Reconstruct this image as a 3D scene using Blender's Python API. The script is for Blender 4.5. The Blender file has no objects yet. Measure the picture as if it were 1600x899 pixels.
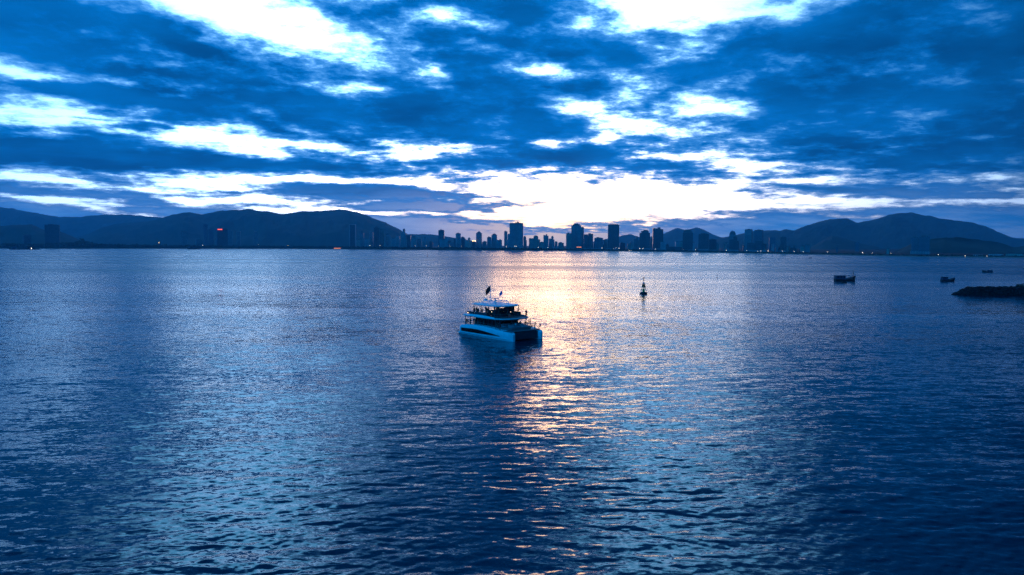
import bpy, math, random
import numpy as np
from mathutils import Vector, Matrix, noise as mnoise

R = math.radians
random.seed(7)
rng = np.random.default_rng(11)
sc = bpy.context.scene
col = sc.collection

# ------------------------------------------------------------------ camera
CAM_H, F = 22.0, 1066.67                      # metres above the sea; focal length in photo pixels (1600 wide)
cam_d = bpy.data.cameras.new('camera')
cam = bpy.data.objects.new('camera', cam_d)
col.objects.link(cam)
cam_d.sensor_width, cam_d.lens = 36.0, 24.0
cam_d.clip_start, cam_d.clip_end = 0.5, 60000
PITCH, ROLL = math.atan(65.5 / F), R(0.25)
cam.matrix_world = (Matrix.Translation((0, 0, CAM_H)) @ Matrix.Rotation(R(90) - PITCH, 4, 'X')
                    @ Matrix.Rotation(ROLL, 4, 'Z'))
sc.camera = cam
CM = cam.matrix_world.to_3x3()


def ray(px, py):
    return (CM @ Vector(((px - 800) / F, (449.5 - py) / F, -1))).normalized()


def at(px, py, Y):                            # the point at depth Y seen there (used to read sizes off the photograph)
    d = ray(px, py)
    return Vector((0, 0, CAM_H)) + d * (Y / d.y)


def sea(px, py):
    d = ray(px, py)
    return Vector((0, 0, CAM_H)) + d * (-CAM_H / d.z)


def azel(px, py):
    d = ray(px, py)
    return math.degrees(math.atan2(d.x, d.y)), math.degrees(math.asin(d.z))


# ------------------------------------------------------------------ render settings
sc.view_settings.view_transform = 'Standard'
sc.view_settings.look = 'None'
sc.view_settings.exposure = 0.0
sc.view_settings.gamma = 1.0
sc.view_settings.use_curve_mapping = False
sc.render.engine = 'CYCLES'
cy = sc.cycles
cy.max_bounces, cy.diffuse_bounces, cy.glossy_bounces, cy.volume_bounces = 6, 2, 3, 1
cy.transmission_bounces, cy.transparent_max_bounces = 3, 8
cy.caustics_reflective = cy.caustics_refractive = False
cy.use_denoising = True
cy.denoiser = 'OPENIMAGEDENOISE'
cy.denoising_input_passes = 'RGB_ALBEDO_NORMAL'
cy.denoising_prefilter = 'NONE'
cy.sample_clamp_indirect = 4.0

# ------------------------------------------------------------------ world: dusk sky with broken cloud
SUN_AZ, SUN_EL = 2.6, 4.2


class G:                                      # a small node-graph writer
    def __init__(self, tree):
        self.t = tree

    def n(self, kind, **kw):
        nd = self.t.nodes.new(kind)
        for k, v in kw.items():
            setattr(nd, k, v)
        return nd

    def put(self, sock, v):
        if isinstance(v, bpy.types.NodeSocket):
            self.t.links.new(v, sock)
        else:
            sock.default_value = v

    def m(self, op, a, b=0.0, c=0.0, clamp=False):
        nd = self.n('ShaderNodeMath', operation=op, use_clamp=clamp)
        for s, v in zip(nd.inputs, (a, b, c)):
            self.put(s, v)
        return nd.outputs[0]

    def vm(self, op, a, b=None, out=0):
        nd = self.n('ShaderNodeVectorMath', operation=op)
        self.put(nd.inputs[0], a)
        if b is not None:
            self.put(nd.inputs['Scale'] if op == 'SCALE' else nd.inputs[1], b)
        return nd.outputs[out]

    def xyz(self, x, y, z):
        nd = self.n('ShaderNodeCombineXYZ')
        for s, v in zip(nd.inputs, (x, y, z)):
            self.put(s, v)
        return nd.outputs[0]

    def sep(self, v):
        nd = self.n('ShaderNodeSeparateXYZ')
        self.put(nd.inputs[0], v)
        return nd.outputs

    def step(self, x, a, b, lo=0.0, hi=1.0):
        nd = self.n('ShaderNodeMapRange', interpolation_type='SMOOTHSTEP')
        for s, v in zip(nd.inputs, (x, a, b, lo, hi)):
            self.put(s, v)
        return nd.outputs[0]

    def lin(self, x, a, b, lo=0.0, hi=1.0):
        nd = self.n('ShaderNodeMapRange', clamp=True)
        for s, v in zip(nd.inputs, (x, a, b, lo, hi)):
            self.put(s, v)
        return nd.outputs[0]

    def mix(self, f, a, b):
        nd = self.n('ShaderNodeMix', data_type='RGBA', clamp_result=False)
        self.put(nd.inputs[0], f)
        for s, v in ((nd.inputs[6], a), (nd.inputs[7], b)):
            self.put(s, (*v, 1) if isinstance(v, tuple) and len(v) == 3 else v)
        return nd.outputs[2]

    def noise(self, vec, scale, detail=4, rough=0.55, out='Fac', dist=0.0):
        nd = self.n('ShaderNodeTexNoise')
        self.put(nd.inputs['Vector'], vec)
        nd.inputs['Scale'].default_value = scale
        nd.inputs['Detail'].default_value = detail
        nd.inputs['Roughness'].default_value = rough
        nd.inputs['Distortion'].default_value = dist
        return nd.outputs[out]

    def mapping(self, vec, loc=(0, 0, 0), rot=(0, 0, 0), scale=(1, 1, 1), kind='POINT'):
        nd = self.n('ShaderNodeMapping', vector_type=kind)
        self.put(nd.inputs[0], vec)
        nd.inputs['Location'].default_value = loc
        nd.inputs['Rotation'].default_value = rot
        nd.inputs['Scale'].default_value = scale
        return nd.outputs[0]


# openings and banks of the cloud deck: centre, half axes (photo pixels), tilt (degrees, down to the right), weight
GAPS = [
    (400, 18, 190, 52, 12, 1.25), (350, -110, 240, 130, 4, 1.2), (510, 58, 70, 20, 14, .8),
    (692, 28, 66, 17, 4, .75), (588, 8, 34, 12, 0, .6),
    (1075, -2, 165, 46, 0, 1.25), (1090, -120, 190, 130, 0, 1.2), (1000, 6, 90, 20, 8, .8),
    (1050, 88, 36, 14, 0, .55), (60, 110, 130, 15, 8, .75), (150, 122, 40, 8, 4, .6),
    (80, 186, 250, 34, 4, .85), (330, 210, 200, 25, 9, 1.05), (470, 228, 130, 12, 4, .9), (235, 155, 40, 8, 0, .6),
    (572, 135, 60, 9, 2, .6), (652, 103, 46, 10, 22, .5), (440, 190, 60, 10, 20, .45),
    (860, 102, 110, 20, 4, .5), (985, 145, 60, 26, -10, .6), (1105, 160, 62, 24, 8, .75), (1000, 193, 150, 24, 10, .95),
    (945, 213, 34, 14, 8, .75), (862, 222, 44, 10, 0, .7), (1050, 175, 60, 10, 0, .5),
    (665, 236, 85, 16, 0, .65), (1062, 243, 72, 13, 4, .85), (1180, 262, 150, 18, 8, .65), (1265, 277, 80, 11, 4, .7),
    (1205, 217, 40, 7, 0, .4), (780, 270, 120, 22, 0, .5), (560, 252, 160, 8, -2, .4),
    (860, 306, 470, 32, 1, 1.5), (890, 336, 250, 26, 1, 1.3), (480, 284, 460, 22, -1, 1.35), (330, 312, 360, 20, 3, 1.2), (120, 318, 260, 16, 5, .95), (60, 282, 260, 16, 3, 1.15),
    (1270, 316, 330, 22, 3, .95), (1590, 275, 60, 10, -4, .8), (1560, 316, 160, 10, 2, .8), (540, 330, 170, 9, 2, 1.15), (680, 335, 130, 8, 2, 1.0), (590, 313, 190, 6, 2, .9), (800, 335, 80, 22, 0, 1.2), (980, 340, 130, 14, 0, .9), (640, 349, 60, 5, 0, .45), (735, 340, 90, 6, -2, .6), (1110, 338, 160, 14, 1, .9), (1150, 360, 60, 8, 0, .5),
    (1420, 300, 90, 5, 2, .4),
]
BANKS = [
    (600, 302, 200, 13, 2, 1.5), (665, 322, 110, 10, 0, 1.25), (690, 352, 150, 14, 2, .85), (600, 344, 90, 6, 4, .9),
    (120, 300, 180, 8, 0, .8), (60, 288, 120, 7, 2, .6), (60, 322, 90, 8, 6, .8), (250, 318, 50, 7, 4, .7), (330, 308, 30, 6, 0, .7),
    (290, 330, 70, 6, 0, .8), (350, 300, 30, 5, 0, .6), (400, 320, 60, 6, 0, .6), (570, 283, 26, 6, 0, .7),
    (190, 157, 110, 14, 8, 1.15), (80, 222, 160, 14, 2, .8), (240, 183, 80, 8, -4, .8), (222, 200, 40, 7, -4, .9), (120, 188, 60, 4, 0, .4), (30, 200, 110, 6, 4, .5),
    (870, 376, 170, 16, 0, .75), (800, 358, 50, 7, 4, .6), (960, 352, 70, 6, 2, .6), (1080, 362, 120, 14, 0, .7), (1060, 346, 60, 8, 4, .6), (1190, 344, 120, 11, 2, .8), (1190, 372, 90, 8, 0, .6), (1010, 342, 60, 7, 0, .4),
    (1350, 300, 150, 8, 3, .9), (1400, 332, 120, 6, 0, .6), (1530, 340, 140, 14, 3, .8), (1500, 306, 100, 6, 1, .5),
    (880, 318, 200, 2.6, 2, .22), (940, 283, 60, 8, 0, .4), (400, 262, 420, 15, 2, .8), (120, 248, 230, 32, 1, .9),
    (250, 175, 40, 5, 0, .3), (760, 255, 70, 5, 0, .3), (280, 62, 90, 10, 16, .4),
]


def build_world():
    w = bpy.data.worlds.new('World')
    sc.world = w
    w.use_nodes = True
    t = w.node_tree
    t.nodes.clear()
    g = G(t)
    d = g.n('ShaderNodeTexCoord').outputs['Generated']
    dx, dy, dz = g.sep(d)
    az = g.m('MULTIPLY', g.m('ARCTAN2', dx, dy), 57.2958)
    el = g.m('MULTIPLY', g.m('ARCSINE', dz), 57.2958)
    # cloud-deck coordinates: the deck seen in perspective, squeezed towards the horizon
    dep = g.m('ADD', g.m('MAXIMUM', dz, 0.0), 0.11)
    q = g.xyz(g.m('DIVIDE', dx, dep), g.m('DIVIDE', dy, dep), g.m('MULTIPLY', dz, 3.0))
    q2 = g.mapping(q, rot=(0, 0, R(-14)), scale=(1.0, 1.25, 1.0))
    w1 = g.noise(q2, 1.3, 5, .6, 'Color')
    w2 = g.noise(g.xyz(g.m('MULTIPLY', az, .12), g.m('MULTIPLY', el, .32), 0.0), 1.0, 5, .62, 'Color')
    warp = g.vm('MULTIPLY', g.vm('SUBTRACT', g.vm('ADD', w1, w2), (1.0, 1.0, 1.0)),
                g.xyz(g.lin(el, 0, 20, 5.0, 9.5), g.lin(el, 2, 20, .35, 3.6), 0.0))
    p = g.vm('ADD', g.xyz(az, el, 0.0), warp)

    def field(blobs, cur=None):
        for (px, py, ax, ay, tilt, amp) in blobs:
            a0, e0 = azel(px, py)
            c = math.cos(R(a0))
            k = 57.2958 / F
            pp = p
            if cur is not None:               # chained, so that the compiled shader keeps few values alive at once
                md = g.n('ShaderNodeVectorMath', operation='MULTIPLY_ADD')
                g.put(md.inputs[0], cur)
                md.inputs[1].default_value = (1e-7, 1e-7, 0)
                g.put(md.inputs[2], p)
                pp = md.outputs[0]
            v = g.mapping(pp, loc=(a0, e0, 0), rot=(0, 0, R(-tilt)),
                          scale=(ax * k * c * c, ay * k * c * math.cos(R(e0)), 1e4), kind='TEXTURE')
            ln = g.vm('LENGTH', v, out=1)
            val = g.m('MULTIPLY_ADD', ln, -amp * .62, amp)
            cur = val if cur is None else g.m('SMOOTH_MAX', cur, val, 0.12)
        return g.m('MAXIMUM', cur, 0.0)

    gap = field(GAPS)
    bank = field(BANKS, g.m('MULTIPLY', gap, 1e-6))
    f1 = g.noise(q2, 3.4, 9, .66)
    f2 = g.noise(g.xyz(g.m('MULTIPLY', g.m('ADD', az, el), .22), g.m('MULTIPLY', g.m('SUBTRACT', el, g.m('MULTIPLY', az, .12)), .50), 3.0), 1.0, 8, .66)
    fb = g.m('SUBTRACT', g.m('ADD', f1, f2), 1.0)
    f3 = g.noise(g.xyz(g.m('MULTIPLY', az, .34), g.m('MULTIPLY', el, 1.9), 9.0), 1.0, 6, .66)
    fb = g.m('ADD', fb, g.m('MULTIPLY', g.m('SUBTRACT', f3, .5), g.step(el, 4, 13, .95, .08)))
    dens = g.m('ADD', g.m('SUBTRACT', gap, bank), g.m('MULTIPLY', fb, 1.45))
    # far above the picture the deck breaks up on its own
    up = g.step(el, 26, 40)
    loose = g.m('MULTIPLY', g.m('SUBTRACT', g.noise(q2, .9, 5, .55), .52), 2.4)
    dens = g.m('ADD', dens, g.m('MULTIPLY', loose, up))
    # tones
    lowf = g.noise(q2, .8, 5, .6)
    shade = g.m('ADD', g.m('MULTIPLY', lowf, .62), g.m('MULTIPLY', g.noise(g.vm('ADD', q2, (7.0, 3.0, 1.0)), 2.4, 6, .62), .38))
    deck = g.mix(g.step(shade, .30, .70), (0.0, .062, .235), (0.0, .182, .62))
    side = g.m('MULTIPLY', g.step(az, 4, 36, 1.0, .80), g.step(g.m('ABSOLUTE', g.m('SUBTRACT', az, 44.0)), 0, 14, .40, 1.0))
    low_deck = g.mix(g.step(shade, .35, .65), (.03, .32, .92), (.30, .58, 1.12))
    deck = g.mix(g.step(el, 1.4, 5.5, .9, 0.0), deck, low_deck)
    nish = g.n('ShaderNodeTexSky', sky_type='NISHITA', sun_disc=False, sun_elevation=R(SUN_EL), sun_rotation=R(SUN_AZ))
    nish_c = g.vm('SCALE', nish.outputs[0], 0.05)
    lowness = g.step(el, 1.8, 7.0, 1.0, 0.0)
    de = g.m('DIVIDE', g.m('SUBTRACT', el, SUN_EL), 4.5)

    def lobe(wd, de):
        da = g.m('DIVIDE', g.m('SUBTRACT', az, SUN_AZ), wd)
        return g.m('POWER', 2.718, g.m('MULTIPLY', g.m('ADD', g.m('MULTIPLY', da, da), g.m('MULTIPLY', de, de)), -1.0))
    glow = g.m('ADD', g.m('MULTIPLY', lobe(28.0, de), .55), lobe(16.0, de))
    clear = g.mix(lowness, g.mix(g.step(el, 17.5, 25), (1.15, 2.7, 4.8), (.5, 2.4, 4.5)), (1.75, 3.2, 5.2))
    clear = g.mix(g.step(el, .8, 3.4, .9, 0.0), clear, (1.5, 1.45, 1.35))
    clear = g.mix(g.m('MULTIPLY', lobe(15.0, g.m('DIVIDE', g.m('SUBTRACT', el, 2.6), 4.0)), .95), clear, g.mix(g.step(el, 1.6, 4.0), (1.35, .95, .70), (2.0, 1.5, .85)))
    clear = g.vm('SCALE', clear, g.m('MULTIPLY', g.step(az, 10, 28, 1.0, .48), g.step(az, -38, -18, .6, 1.0)))
    clear = g.vm('ADD', clear, g.vm('MULTIPLY', g.xyz(glow, glow, glow), (1.9, 1.25, .6)))
    clear = g.vm('ADD', clear, nish_c)
    deck = g.mix(g.m('MULTIPLY', lobe(9.0, g.m('DIVIDE', g.m('SUBTRACT', el, 1.4), 2.4)), .95), deck, (1.35, .98, .78))
    thin = g.mix(lowness, (.07, .36, .92), (.24, .44, .82))
    body = g.mix(g.step(dens, -.12, .30), deck, g.mix(g.lin(lowness, 0, 1, .0, .25), (0.0, .20, .70), thin))
    body = g.mix(g.step(dens, .14, .42), body, thin)
    body = g.mix(g.m('POWER', g.step(dens, .29, .84), 1.35), body, clear)
    body = g.vm('SCALE', body, side)
    # the half of the sky behind the viewer: clear deep blue to the left, heavy cloud to the right
    back_t = g.step(az, -150, 60)
    back_c = g.mix(back_t, (0.0, .48, 1.50), (0.0, .035, .12))
    back_c = g.mix(g.step(az, 60, 180), back_c, (0.0, .09, .33))
    back = g.step(g.m('ABSOLUTE', az), 48, 85)
    body = g.mix(g.m('MULTIPLY', back, g.step(el, 55, 80, 1.0, 0.0)), body, back_c)
    bg = g.n('ShaderNodeBackground')
    t.links.new(body, bg.inputs[0])
    bg.inputs[1].default_value = 1.0
    out = g.n('ShaderNodeOutputWorld')
    t.links.new(bg.outputs[0], out.inputs[0])
    w.cycles.sampling_method = 'MANUAL'
    w.cycles.sample_map_resolution = 1024


build_world()

# the sun, low and veiled behind the cloud bank over the town
sd = bpy.data.lights.new('sun', 'SUN')
sd.energy, sd.angle, sd.color = 0.06, R(9.0), (1.0, .50, .26)
sun = bpy.data.objects.new('sun', sd)
col.objects.link(sun)
sdir = Vector((math.sin(R(SUN_AZ)) * math.cos(R(SUN_EL)), math.cos(R(SUN_AZ)) * math.cos(R(SUN_EL)), math.sin(R(SUN_EL))))
sun.rotation_euler = sdir.to_track_quat('Z', 'Y').to_euler()


# ------------------------------------------------------------------ helpers
def tag(o, label=None, cat=None, group=None, kind=None):
    for k, v in (('label', label), ('category', cat), ('group', group), ('kind', kind)):
        if v:
            o[k] = v
    return o


def empty(name, loc=(0, 0, 0), rz=0.0):
    o = bpy.data.objects.new(name, None)
    o.empty_display_size = .3
    col.objects.link(o)
    o.location = loc
    o.rotation_euler = (0, 0, rz)
    return o


class MB:
    def __init__(self):
        self.v, self.f, self.mi, self.cur = [], [], [], 0

    def add(self, vs, fs):
        b = len(self.v)
        self.v += [tuple(p) for p in vs]
        for f in fs:
            self.f.append(tuple(b + i for i in f))
            self.mi.append(self.cur)
        return self

    def box(self, x0, x1, y0, y1, z0, z1):
        vs = [(x, y, z) for z in (z0, z1) for y in (y0, y1) for x in (x0, x1)]
        return self.add(vs, [(0, 2, 3, 1), (4, 5, 7, 6), (0, 1, 5, 4), (2, 6, 7, 3), (0, 4, 6, 2), (1, 3, 7, 5)])

    def prism(self, poly, z0, z1, top=1.0, c=(0, 0)):
        n = len(poly)
        vs = [(x, y, z0) for x, y in poly] + [(c[0] + (x - c[0]) * top, c[1] + (y - c[1]) * top, z1) for x, y in poly]
        fs = [tuple(range(n - 1, -1, -1)), tuple(range(n, 2 * n))]
        fs += [(i, (i + 1) % n, n + (i + 1) % n, n + i) for i in range(n)]
        return self.add(vs, fs)

    def loft(self, rings, cap=True, closed=True):
        n = len(rings[0])
        vs = [p for r in rings for p in r]
        fs = []
        for k in range(len(rings) - 1):
            for i in range(n if closed else n - 1):
                j = (i + 1) % n
                fs.append((k * n + i, k * n + j, (k + 1) * n + j, (k + 1) * n + i))
        if cap:
            fs += [tuple(range(n - 1, -1, -1)), tuple((len(rings) - 1) * n + i for i in range(n))]
        return self.add(vs, fs)

    def tube(self, pts, r, n=8):
        pts = [Vector(p) for p in pts]
        rs = r if isinstance(r, (list, tuple)) else [r] * len(pts)
        rings = []
        for i, p in enumerate(pts):
            a = pts[max(i - 1, 0)]
            b = pts[min(i + 1, len(pts) - 1)]
            d = (b - a).normalized()
            u = d.cross(Vector((0, 0, 1)) if abs(d.z) < .9 else Vector((1, 0, 0))).normalized()
            w = d.cross(u)
            rings.append([p + (u * math.cos(2 * math.pi * k / n) + w * math.sin(2 * math.pi * k / n)) * rs[i] for k in range(n)])
        return self.loft(rings)

    def lathe(self, prof, n=20, c=(0, 0)):
        return self.loft([[(c[0] + r * math.cos(2 * math.pi * k / n), c[1] + r * math.sin(2 * math.pi * k / n), z)
                           for k in range(n)] for r, z in prof])

    def build(self, name, mats, parent=None, smooth=False, bevel=0.0):
        me = bpy.data.meshes.new(name)
        me.from_pydata(self.v, [], self.f)
        mats = mats if isinstance(mats, (list, tuple)) else [mats]
        for m in mats:
            me.materials.append(m)
        if len(mats) > 1:
            me.polygons.foreach_set('material_index', self.mi)
        me.validate()
        import bmesh
        bm = bmesh.new()
        bm.from_mesh(me)
        bmesh.ops.recalc_face_normals(bm, faces=bm.faces)
        bm.to_mesh(me)
        bm.free()
        if smooth:
            me.polygons.foreach_set('use_smooth', [True] * len(me.polygons))
            me.set_sharp_from_angle(angle=R(40))
        o = bpy.data.objects.new(name, me)
        col.objects.link(o)
        if parent is not None:
            o.parent = parent
        if bevel:
            b = o.modifiers.new('bevel', 'BEVEL')
            b.width, b.segments, b.limit_method = bevel, 2, 'ANGLE'
        return o


MATS = {}


def mat(name, rgb, rough=.6, metal=0.0, var=.18, scale=1.5, emit=None, spec=.5):
    """a painted / natural surface whose colour is slightly uneven"""
    if name in MATS:
        return MATS[name]
    m = bpy.data.materials.new(name)
    m.use_nodes = True
    g = G(m.node_tree)
    b = m.node_tree.nodes['Principled BSDF']
    co = g.n('ShaderNodeTexCoord').outputs['Object']
    nz = g.noise(co, scale, 5, .6)
    k = g.lin(nz, .3, .7, 1 - var, 1 + var)
    c = g.vm('SCALE', g.xyz(*rgb), k)
    m.node_tree.links.new(c, b.inputs['Base Color'])
    g.put(b.inputs['Roughness'], g.lin(nz, .3, .7, max(rough - .08, .02), min(rough + .08, 1)))
    b.inputs['Metallic'].default_value = metal
    b.inputs['Specular IOR Level'].default_value = spec
    if emit:
        b.inputs['Emission Color'].default_value = (*emit[0], 1)
        b.inputs['Emission Strength'].default_value = emit[1]
        m.cycles.emission_sampling = 'NONE'
    MATS[name] = m
    return m


def facade(name, wall, glass, fx=3.6, fz=3.3, wx=.62, wz=.55):
    """storeys of windows set in a plastered wall, in metres"""
    if name in MATS:
        return MATS[name]
    m = bpy.data.materials.new(name)
    m.use_nodes = True
    g = G(m.node_tree)
    b = m.node_tree.nodes['Principled BSDF']
    co = g.n('ShaderNodeTexCoord').outputs['Object']
    x, y, z = g.sep(co)
    nx, ny, nz = g.sep(g.n('ShaderNodeTexCoord').outputs['Normal'])
    alongx = g.m('GREATER_THAN', g.m('ABSOLUTE', ny), g.m('ABSOLUTE', nx))
    u = g.m('ADD', g.m('MULTIPLY', x, alongx), g.m('MULTIPLY', y, g.m('SUBTRACT', 1.0, alongx)))
    fu = g.m('FRACT', g.m('DIVIDE', g.m('ADD', u, 900.0), fx))
    fv = g.m('FRACT', g.m('DIVIDE', z, fz))
    win = g.m('MULTIPLY', g.m('LESS_THAN', fu, wx), g.m('LESS_THAN', fv, wz))
    win = g.m('MULTIPLY', win, g.m('LESS_THAN', g.m('ABSOLUTE', nz), .5))
    wn = g.n('ShaderNodeTexNoise')
    g.put(wn.inputs['Vector'], co)
    wn.inputs['Scale'].default_value = .05
    wc = g.vm('SCALE', g.xyz(*wall), g.lin(wn.outputs[0], .3, .7, .8, 1.2))
    c = g.mix(win, wc, glass)
    m.node_tree.links.new(c, b.inputs['Base Color'])
    g.put(b.inputs['Roughness'], g.lin(win, 0, 1, .8, .18))
    MATS[name] = m
    return m


# ------------------------------------------------------------------ sea
def build_sea():
    naz, az0, az1 = 900, R(-52), R(52)
    # radial rings: fine near the viewer, coarser with distance
    rr, r = [], 24.0
    while r < 900:
        rr.append(r)
        r += max(.14, min(r * r / 15000 * .8, r * .012))
    while r < 12000:
        rr.append(r)
        r *= 1.05
    rr = np.array(rr)
    az = np.linspace(az0, az1, naz)
    A, B = np.meshgrid(az, rr)
    X, Y = B * np.sin(A), B * np.cos(A)
    Z = np.zeros_like(X)
    step = np.gradient(rr)[:, None]
    n = 84
    lam = np.exp(rng.uniform(np.log(.6), np.log(6), n))
    th = R(-90) + rng.normal(0, R(20), n) + R(6)
    ph = rng.uniform(0, 2 * np.pi, n)
    k = 2 * np.pi / lam
    amp = .0029 * lam ** .85 / (1 + (lam / 4.0) ** 2)
    # gusts: calmer and rougher patches of water
    gust = np.zeros_like(X)
    for L_, a_ in ((130, .5), (60, .35), (28, .25)):
        for _ in range(4):
            t_ = rng.uniform(0, np.pi * 2)
            gust += a_ * np.sin((X * math.cos(t_) * .5 + Y * math.sin(t_)) * 2 * np.pi / L_ + rng.uniform(0, 6.28))
    gust = np.clip(1 + .3 * gust, .45, 1.7)
    for i in range(n):
        fade = np.clip(1.4 - 3.2 * step / lam[i], 0, 1)
        if not fade.any():
            continue
        rows = np.nonzero(fade[:, 0] > 0)[0]
        rs = slice(rows[0], rows[-1] + 1)
        s = np.sin(k[i] * (X[rs] * math.cos(th[i]) + Y[rs] * math.sin(th[i])) + ph[i])
        Z[rs] += fade[rs] * amp[i] * gust[rs] * (s + .28 * s * s)
    V = np.stack([X, Y, Z], -1).reshape(-1, 3).astype(np.float32)
    nr = len(rr)
    idx = np.arange(nr * naz).reshape(nr, naz)
    Q = np.stack([idx[:-1, :-1], idx[:-1, 1:], idx[1:, 1:], idx[1:, :-1]], -1).reshape(-1, 4)[:, ::-1]
    me = bpy.data.meshes.new('water')
    # the rest of the bay: a flat skirt round the fan
    e = [(-30000, -12000, 0), (30000, -12000, 0), (30000, 12000 * math.cos(az1), 0), (-30000, 12000 * math.cos(az1), 0)]
    nV = len(V)
    inner_l, inner_r = idx[0, 0], idx[0, -1]
    V2 = np.concatenate([V, np.array(e, np.float32), np.array([[0, -12000, 0]], np.float32)])
    extra = [(nV, nV + 4, int(inner_l)), (nV + 4, nV + 1, int(inner_r)), (nV + 4, int(inner_r), int(inner_l)),
             (nV, int(inner_l), int(idx[-1, 0]), nV + 3), (nV + 1, nV + 2, int(idx[-1, -1]), int(inner_r))]
    loops = np.concatenate([Q.reshape(-1)] + [np.array(t) for t in extra]).astype(np.int32)
    cnt = np.concatenate([np.full(len(Q), 4), np.array([len(t) for t in extra])])
    start = np.concatenate([[0], np.cumsum(cnt)[:-1]]).astype(np.int32)
    me.vertices.add(len(V2))
    me.vertices.foreach_set('co', V2.reshape(-1))
    me.loops.add(len(loops))
    me.loops.foreach_set('vertex_index', loops)
    me.polygons.add(len(cnt))
    me.polygons.foreach_set('loop_start', start)
    me.polygons.foreach_set('use_smooth', np.ones(len(cnt), bool))
    me.update(calc_edges=True)
    me.validate()
    o = bpy.data.objects.new('water', me)
    col.objects.link(o)
    tag(o, kind='structure', label='rippled dark blue sea of the bay')
    m = bpy.data.materials.new('sea_water')
    m.use_nodes = True
    g = G(m.node_tree)
    b = m.node_tree.nodes['Principled BSDF']
    pos = g.n('ShaderNodeNewGeometry').outputs['Position']
    nrm = g.n('ShaderNodeNewGeometry').outputs['Normal']
    # slopes of ripples at three sizes; crests lie across the wind, which blows towards the viewer
    s1 = g.noise(g.mapping(pos, rot=(0, 0, R(8)), scale=(.50, 1.5, 1)), 1.0, 4, .62, 'Color', .6)
    s2 = g.noise(g.mapping(pos, rot=(0, 0, R(-7)), scale=(.17, .42, 1)), 1.0, 3, .6, 'Color', .5)
    s3 = g.noise(g.mapping(pos, rot=(0, 0, R(4)), scale=(.02, .07, 1)), 1.0, 2, .5, 'Color', .3)
    s0 = g.noise(g.mapping(pos, rot=(0, 0, R(-12)), scale=(1.7, 3.6, 1)), 1.0, 3, .6, 'Color', .4)
    h = (.5, .5, .5)
    # the ripples die away towards the sheltered water under the town; what is left there is too fine to see and is roughness
    y_ = g.sep(pos)[1]
    lee = g.step(y_, 110.0, 620.0, 1.0, .16)
    lee2 = g.step(y_, 160.0, 1500.0, 1.0, .45)
    wind = g.noise(g.mapping(pos, rot=(0, 0, R(5)), scale=(.0022, .010, 1)), 1.0, 4, .55)
    gust = g.lin(wind, .36, .62, .5, 1.3)
    fine = g.vm('ADD', g.vm('MULTIPLY', g.vm('SUBTRACT', s0, h), (.38, .36, 0)), g.vm('MULTIPLY', g.vm('SUBTRACT', s1, h), (.48, .52, 0)))
    mid = g.vm('ADD', g.vm('MULTIPLY', g.vm('SUBTRACT', s2, h), (.20, .28, 0)), g.vm('MULTIPLY', g.vm('SUBTRACT', s3, h), (.05, .14, 0)))
    sl = g.vm('ADD', g.vm('SCALE', fine, g.m('MULTIPLY', lee, gust)), g.vm('SCALE', mid, g.m('MULTIPLY', lee2, gust)))
    g.put(b.inputs['Roughness'], g.m('MULTIPLY', g.step(y_, 110.0, 620.0, .07, .27), g.lin(wind, .36, .62, .82, 1.1)))
    nn = g.vm('NORMALIZE', g.vm('ADD', nrm, sl))
    m.node_tree.links.new(nn, b.inputs['Normal'])
    b.inputs['Base Color'].default_value = (.0, .020, .042, 1)
    b.inputs['IOR'].default_value = 1.333
    me.materials.append(m)


build_sea()

# ------------------------------------------------------------------ land, hills, haze
SHORE = [(-700, 387.0), (-200, 388), (0, 388.6), (270, 389), (450, 389.2), (665, 391), (800, 392), (915, 392.7), (1040, 394), (1165, 396.4),
         (1300, 399), (1440, 402), (1600, 403.5), (1800, 406), (2200, 412)]


def interp(tab, x):
    return float(np.interp(x, [t[0] for t in tab], [t[1] for t in tab]))


def shore_at(px):
    return sea(px, interp(SHORE, px))


ground_m = mat('dark_shore_soil', (.018, .02, .018), .95, var=.3, scale=.02, spec=.1)
sand_m = mat('beach_sand', (.16, .14, .11), .95, var=.15, scale=.05)
forest_m = mat('hill_forest', (.020, .042, .030), .95, var=.4, scale=.004, spec=.1)


def build_land():
    pxs = np.arange(-650, 2150, 10)
    rows = []
    prof = [(-6, -1.0), (4, .8), (22, 2.2), (60, 3.0), (400, 4.0), (2500, 8.0), (7000, 20.0)]
    for off, z in prof:
        row = []
        for px in pxs:
            s = shore_at(px)
            d = Vector((s.x, s.y, 0)).normalized()
            jit = 9 * mnoise.noise(Vector((px * .02, 3.3, 0))) if off < 100 else 0
            p = d * (Vector((s.x, s.y)).length + off + jit)
            row.append((p.x, p.y, z))
        rows.append(row)
    m = MB()
    m.cur = 0
    for k in range(len(rows) - 1):
        m.cur = 1 if k < 2 else 0
        m.loft([rows[k], rows[k + 1]], cap=False, closed=False)
    tag(m.build('shore_land', [ground_m, sand_m], smooth=True), kind='structure', label='low dark shore along the far side of the bay')


build_land()

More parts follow.
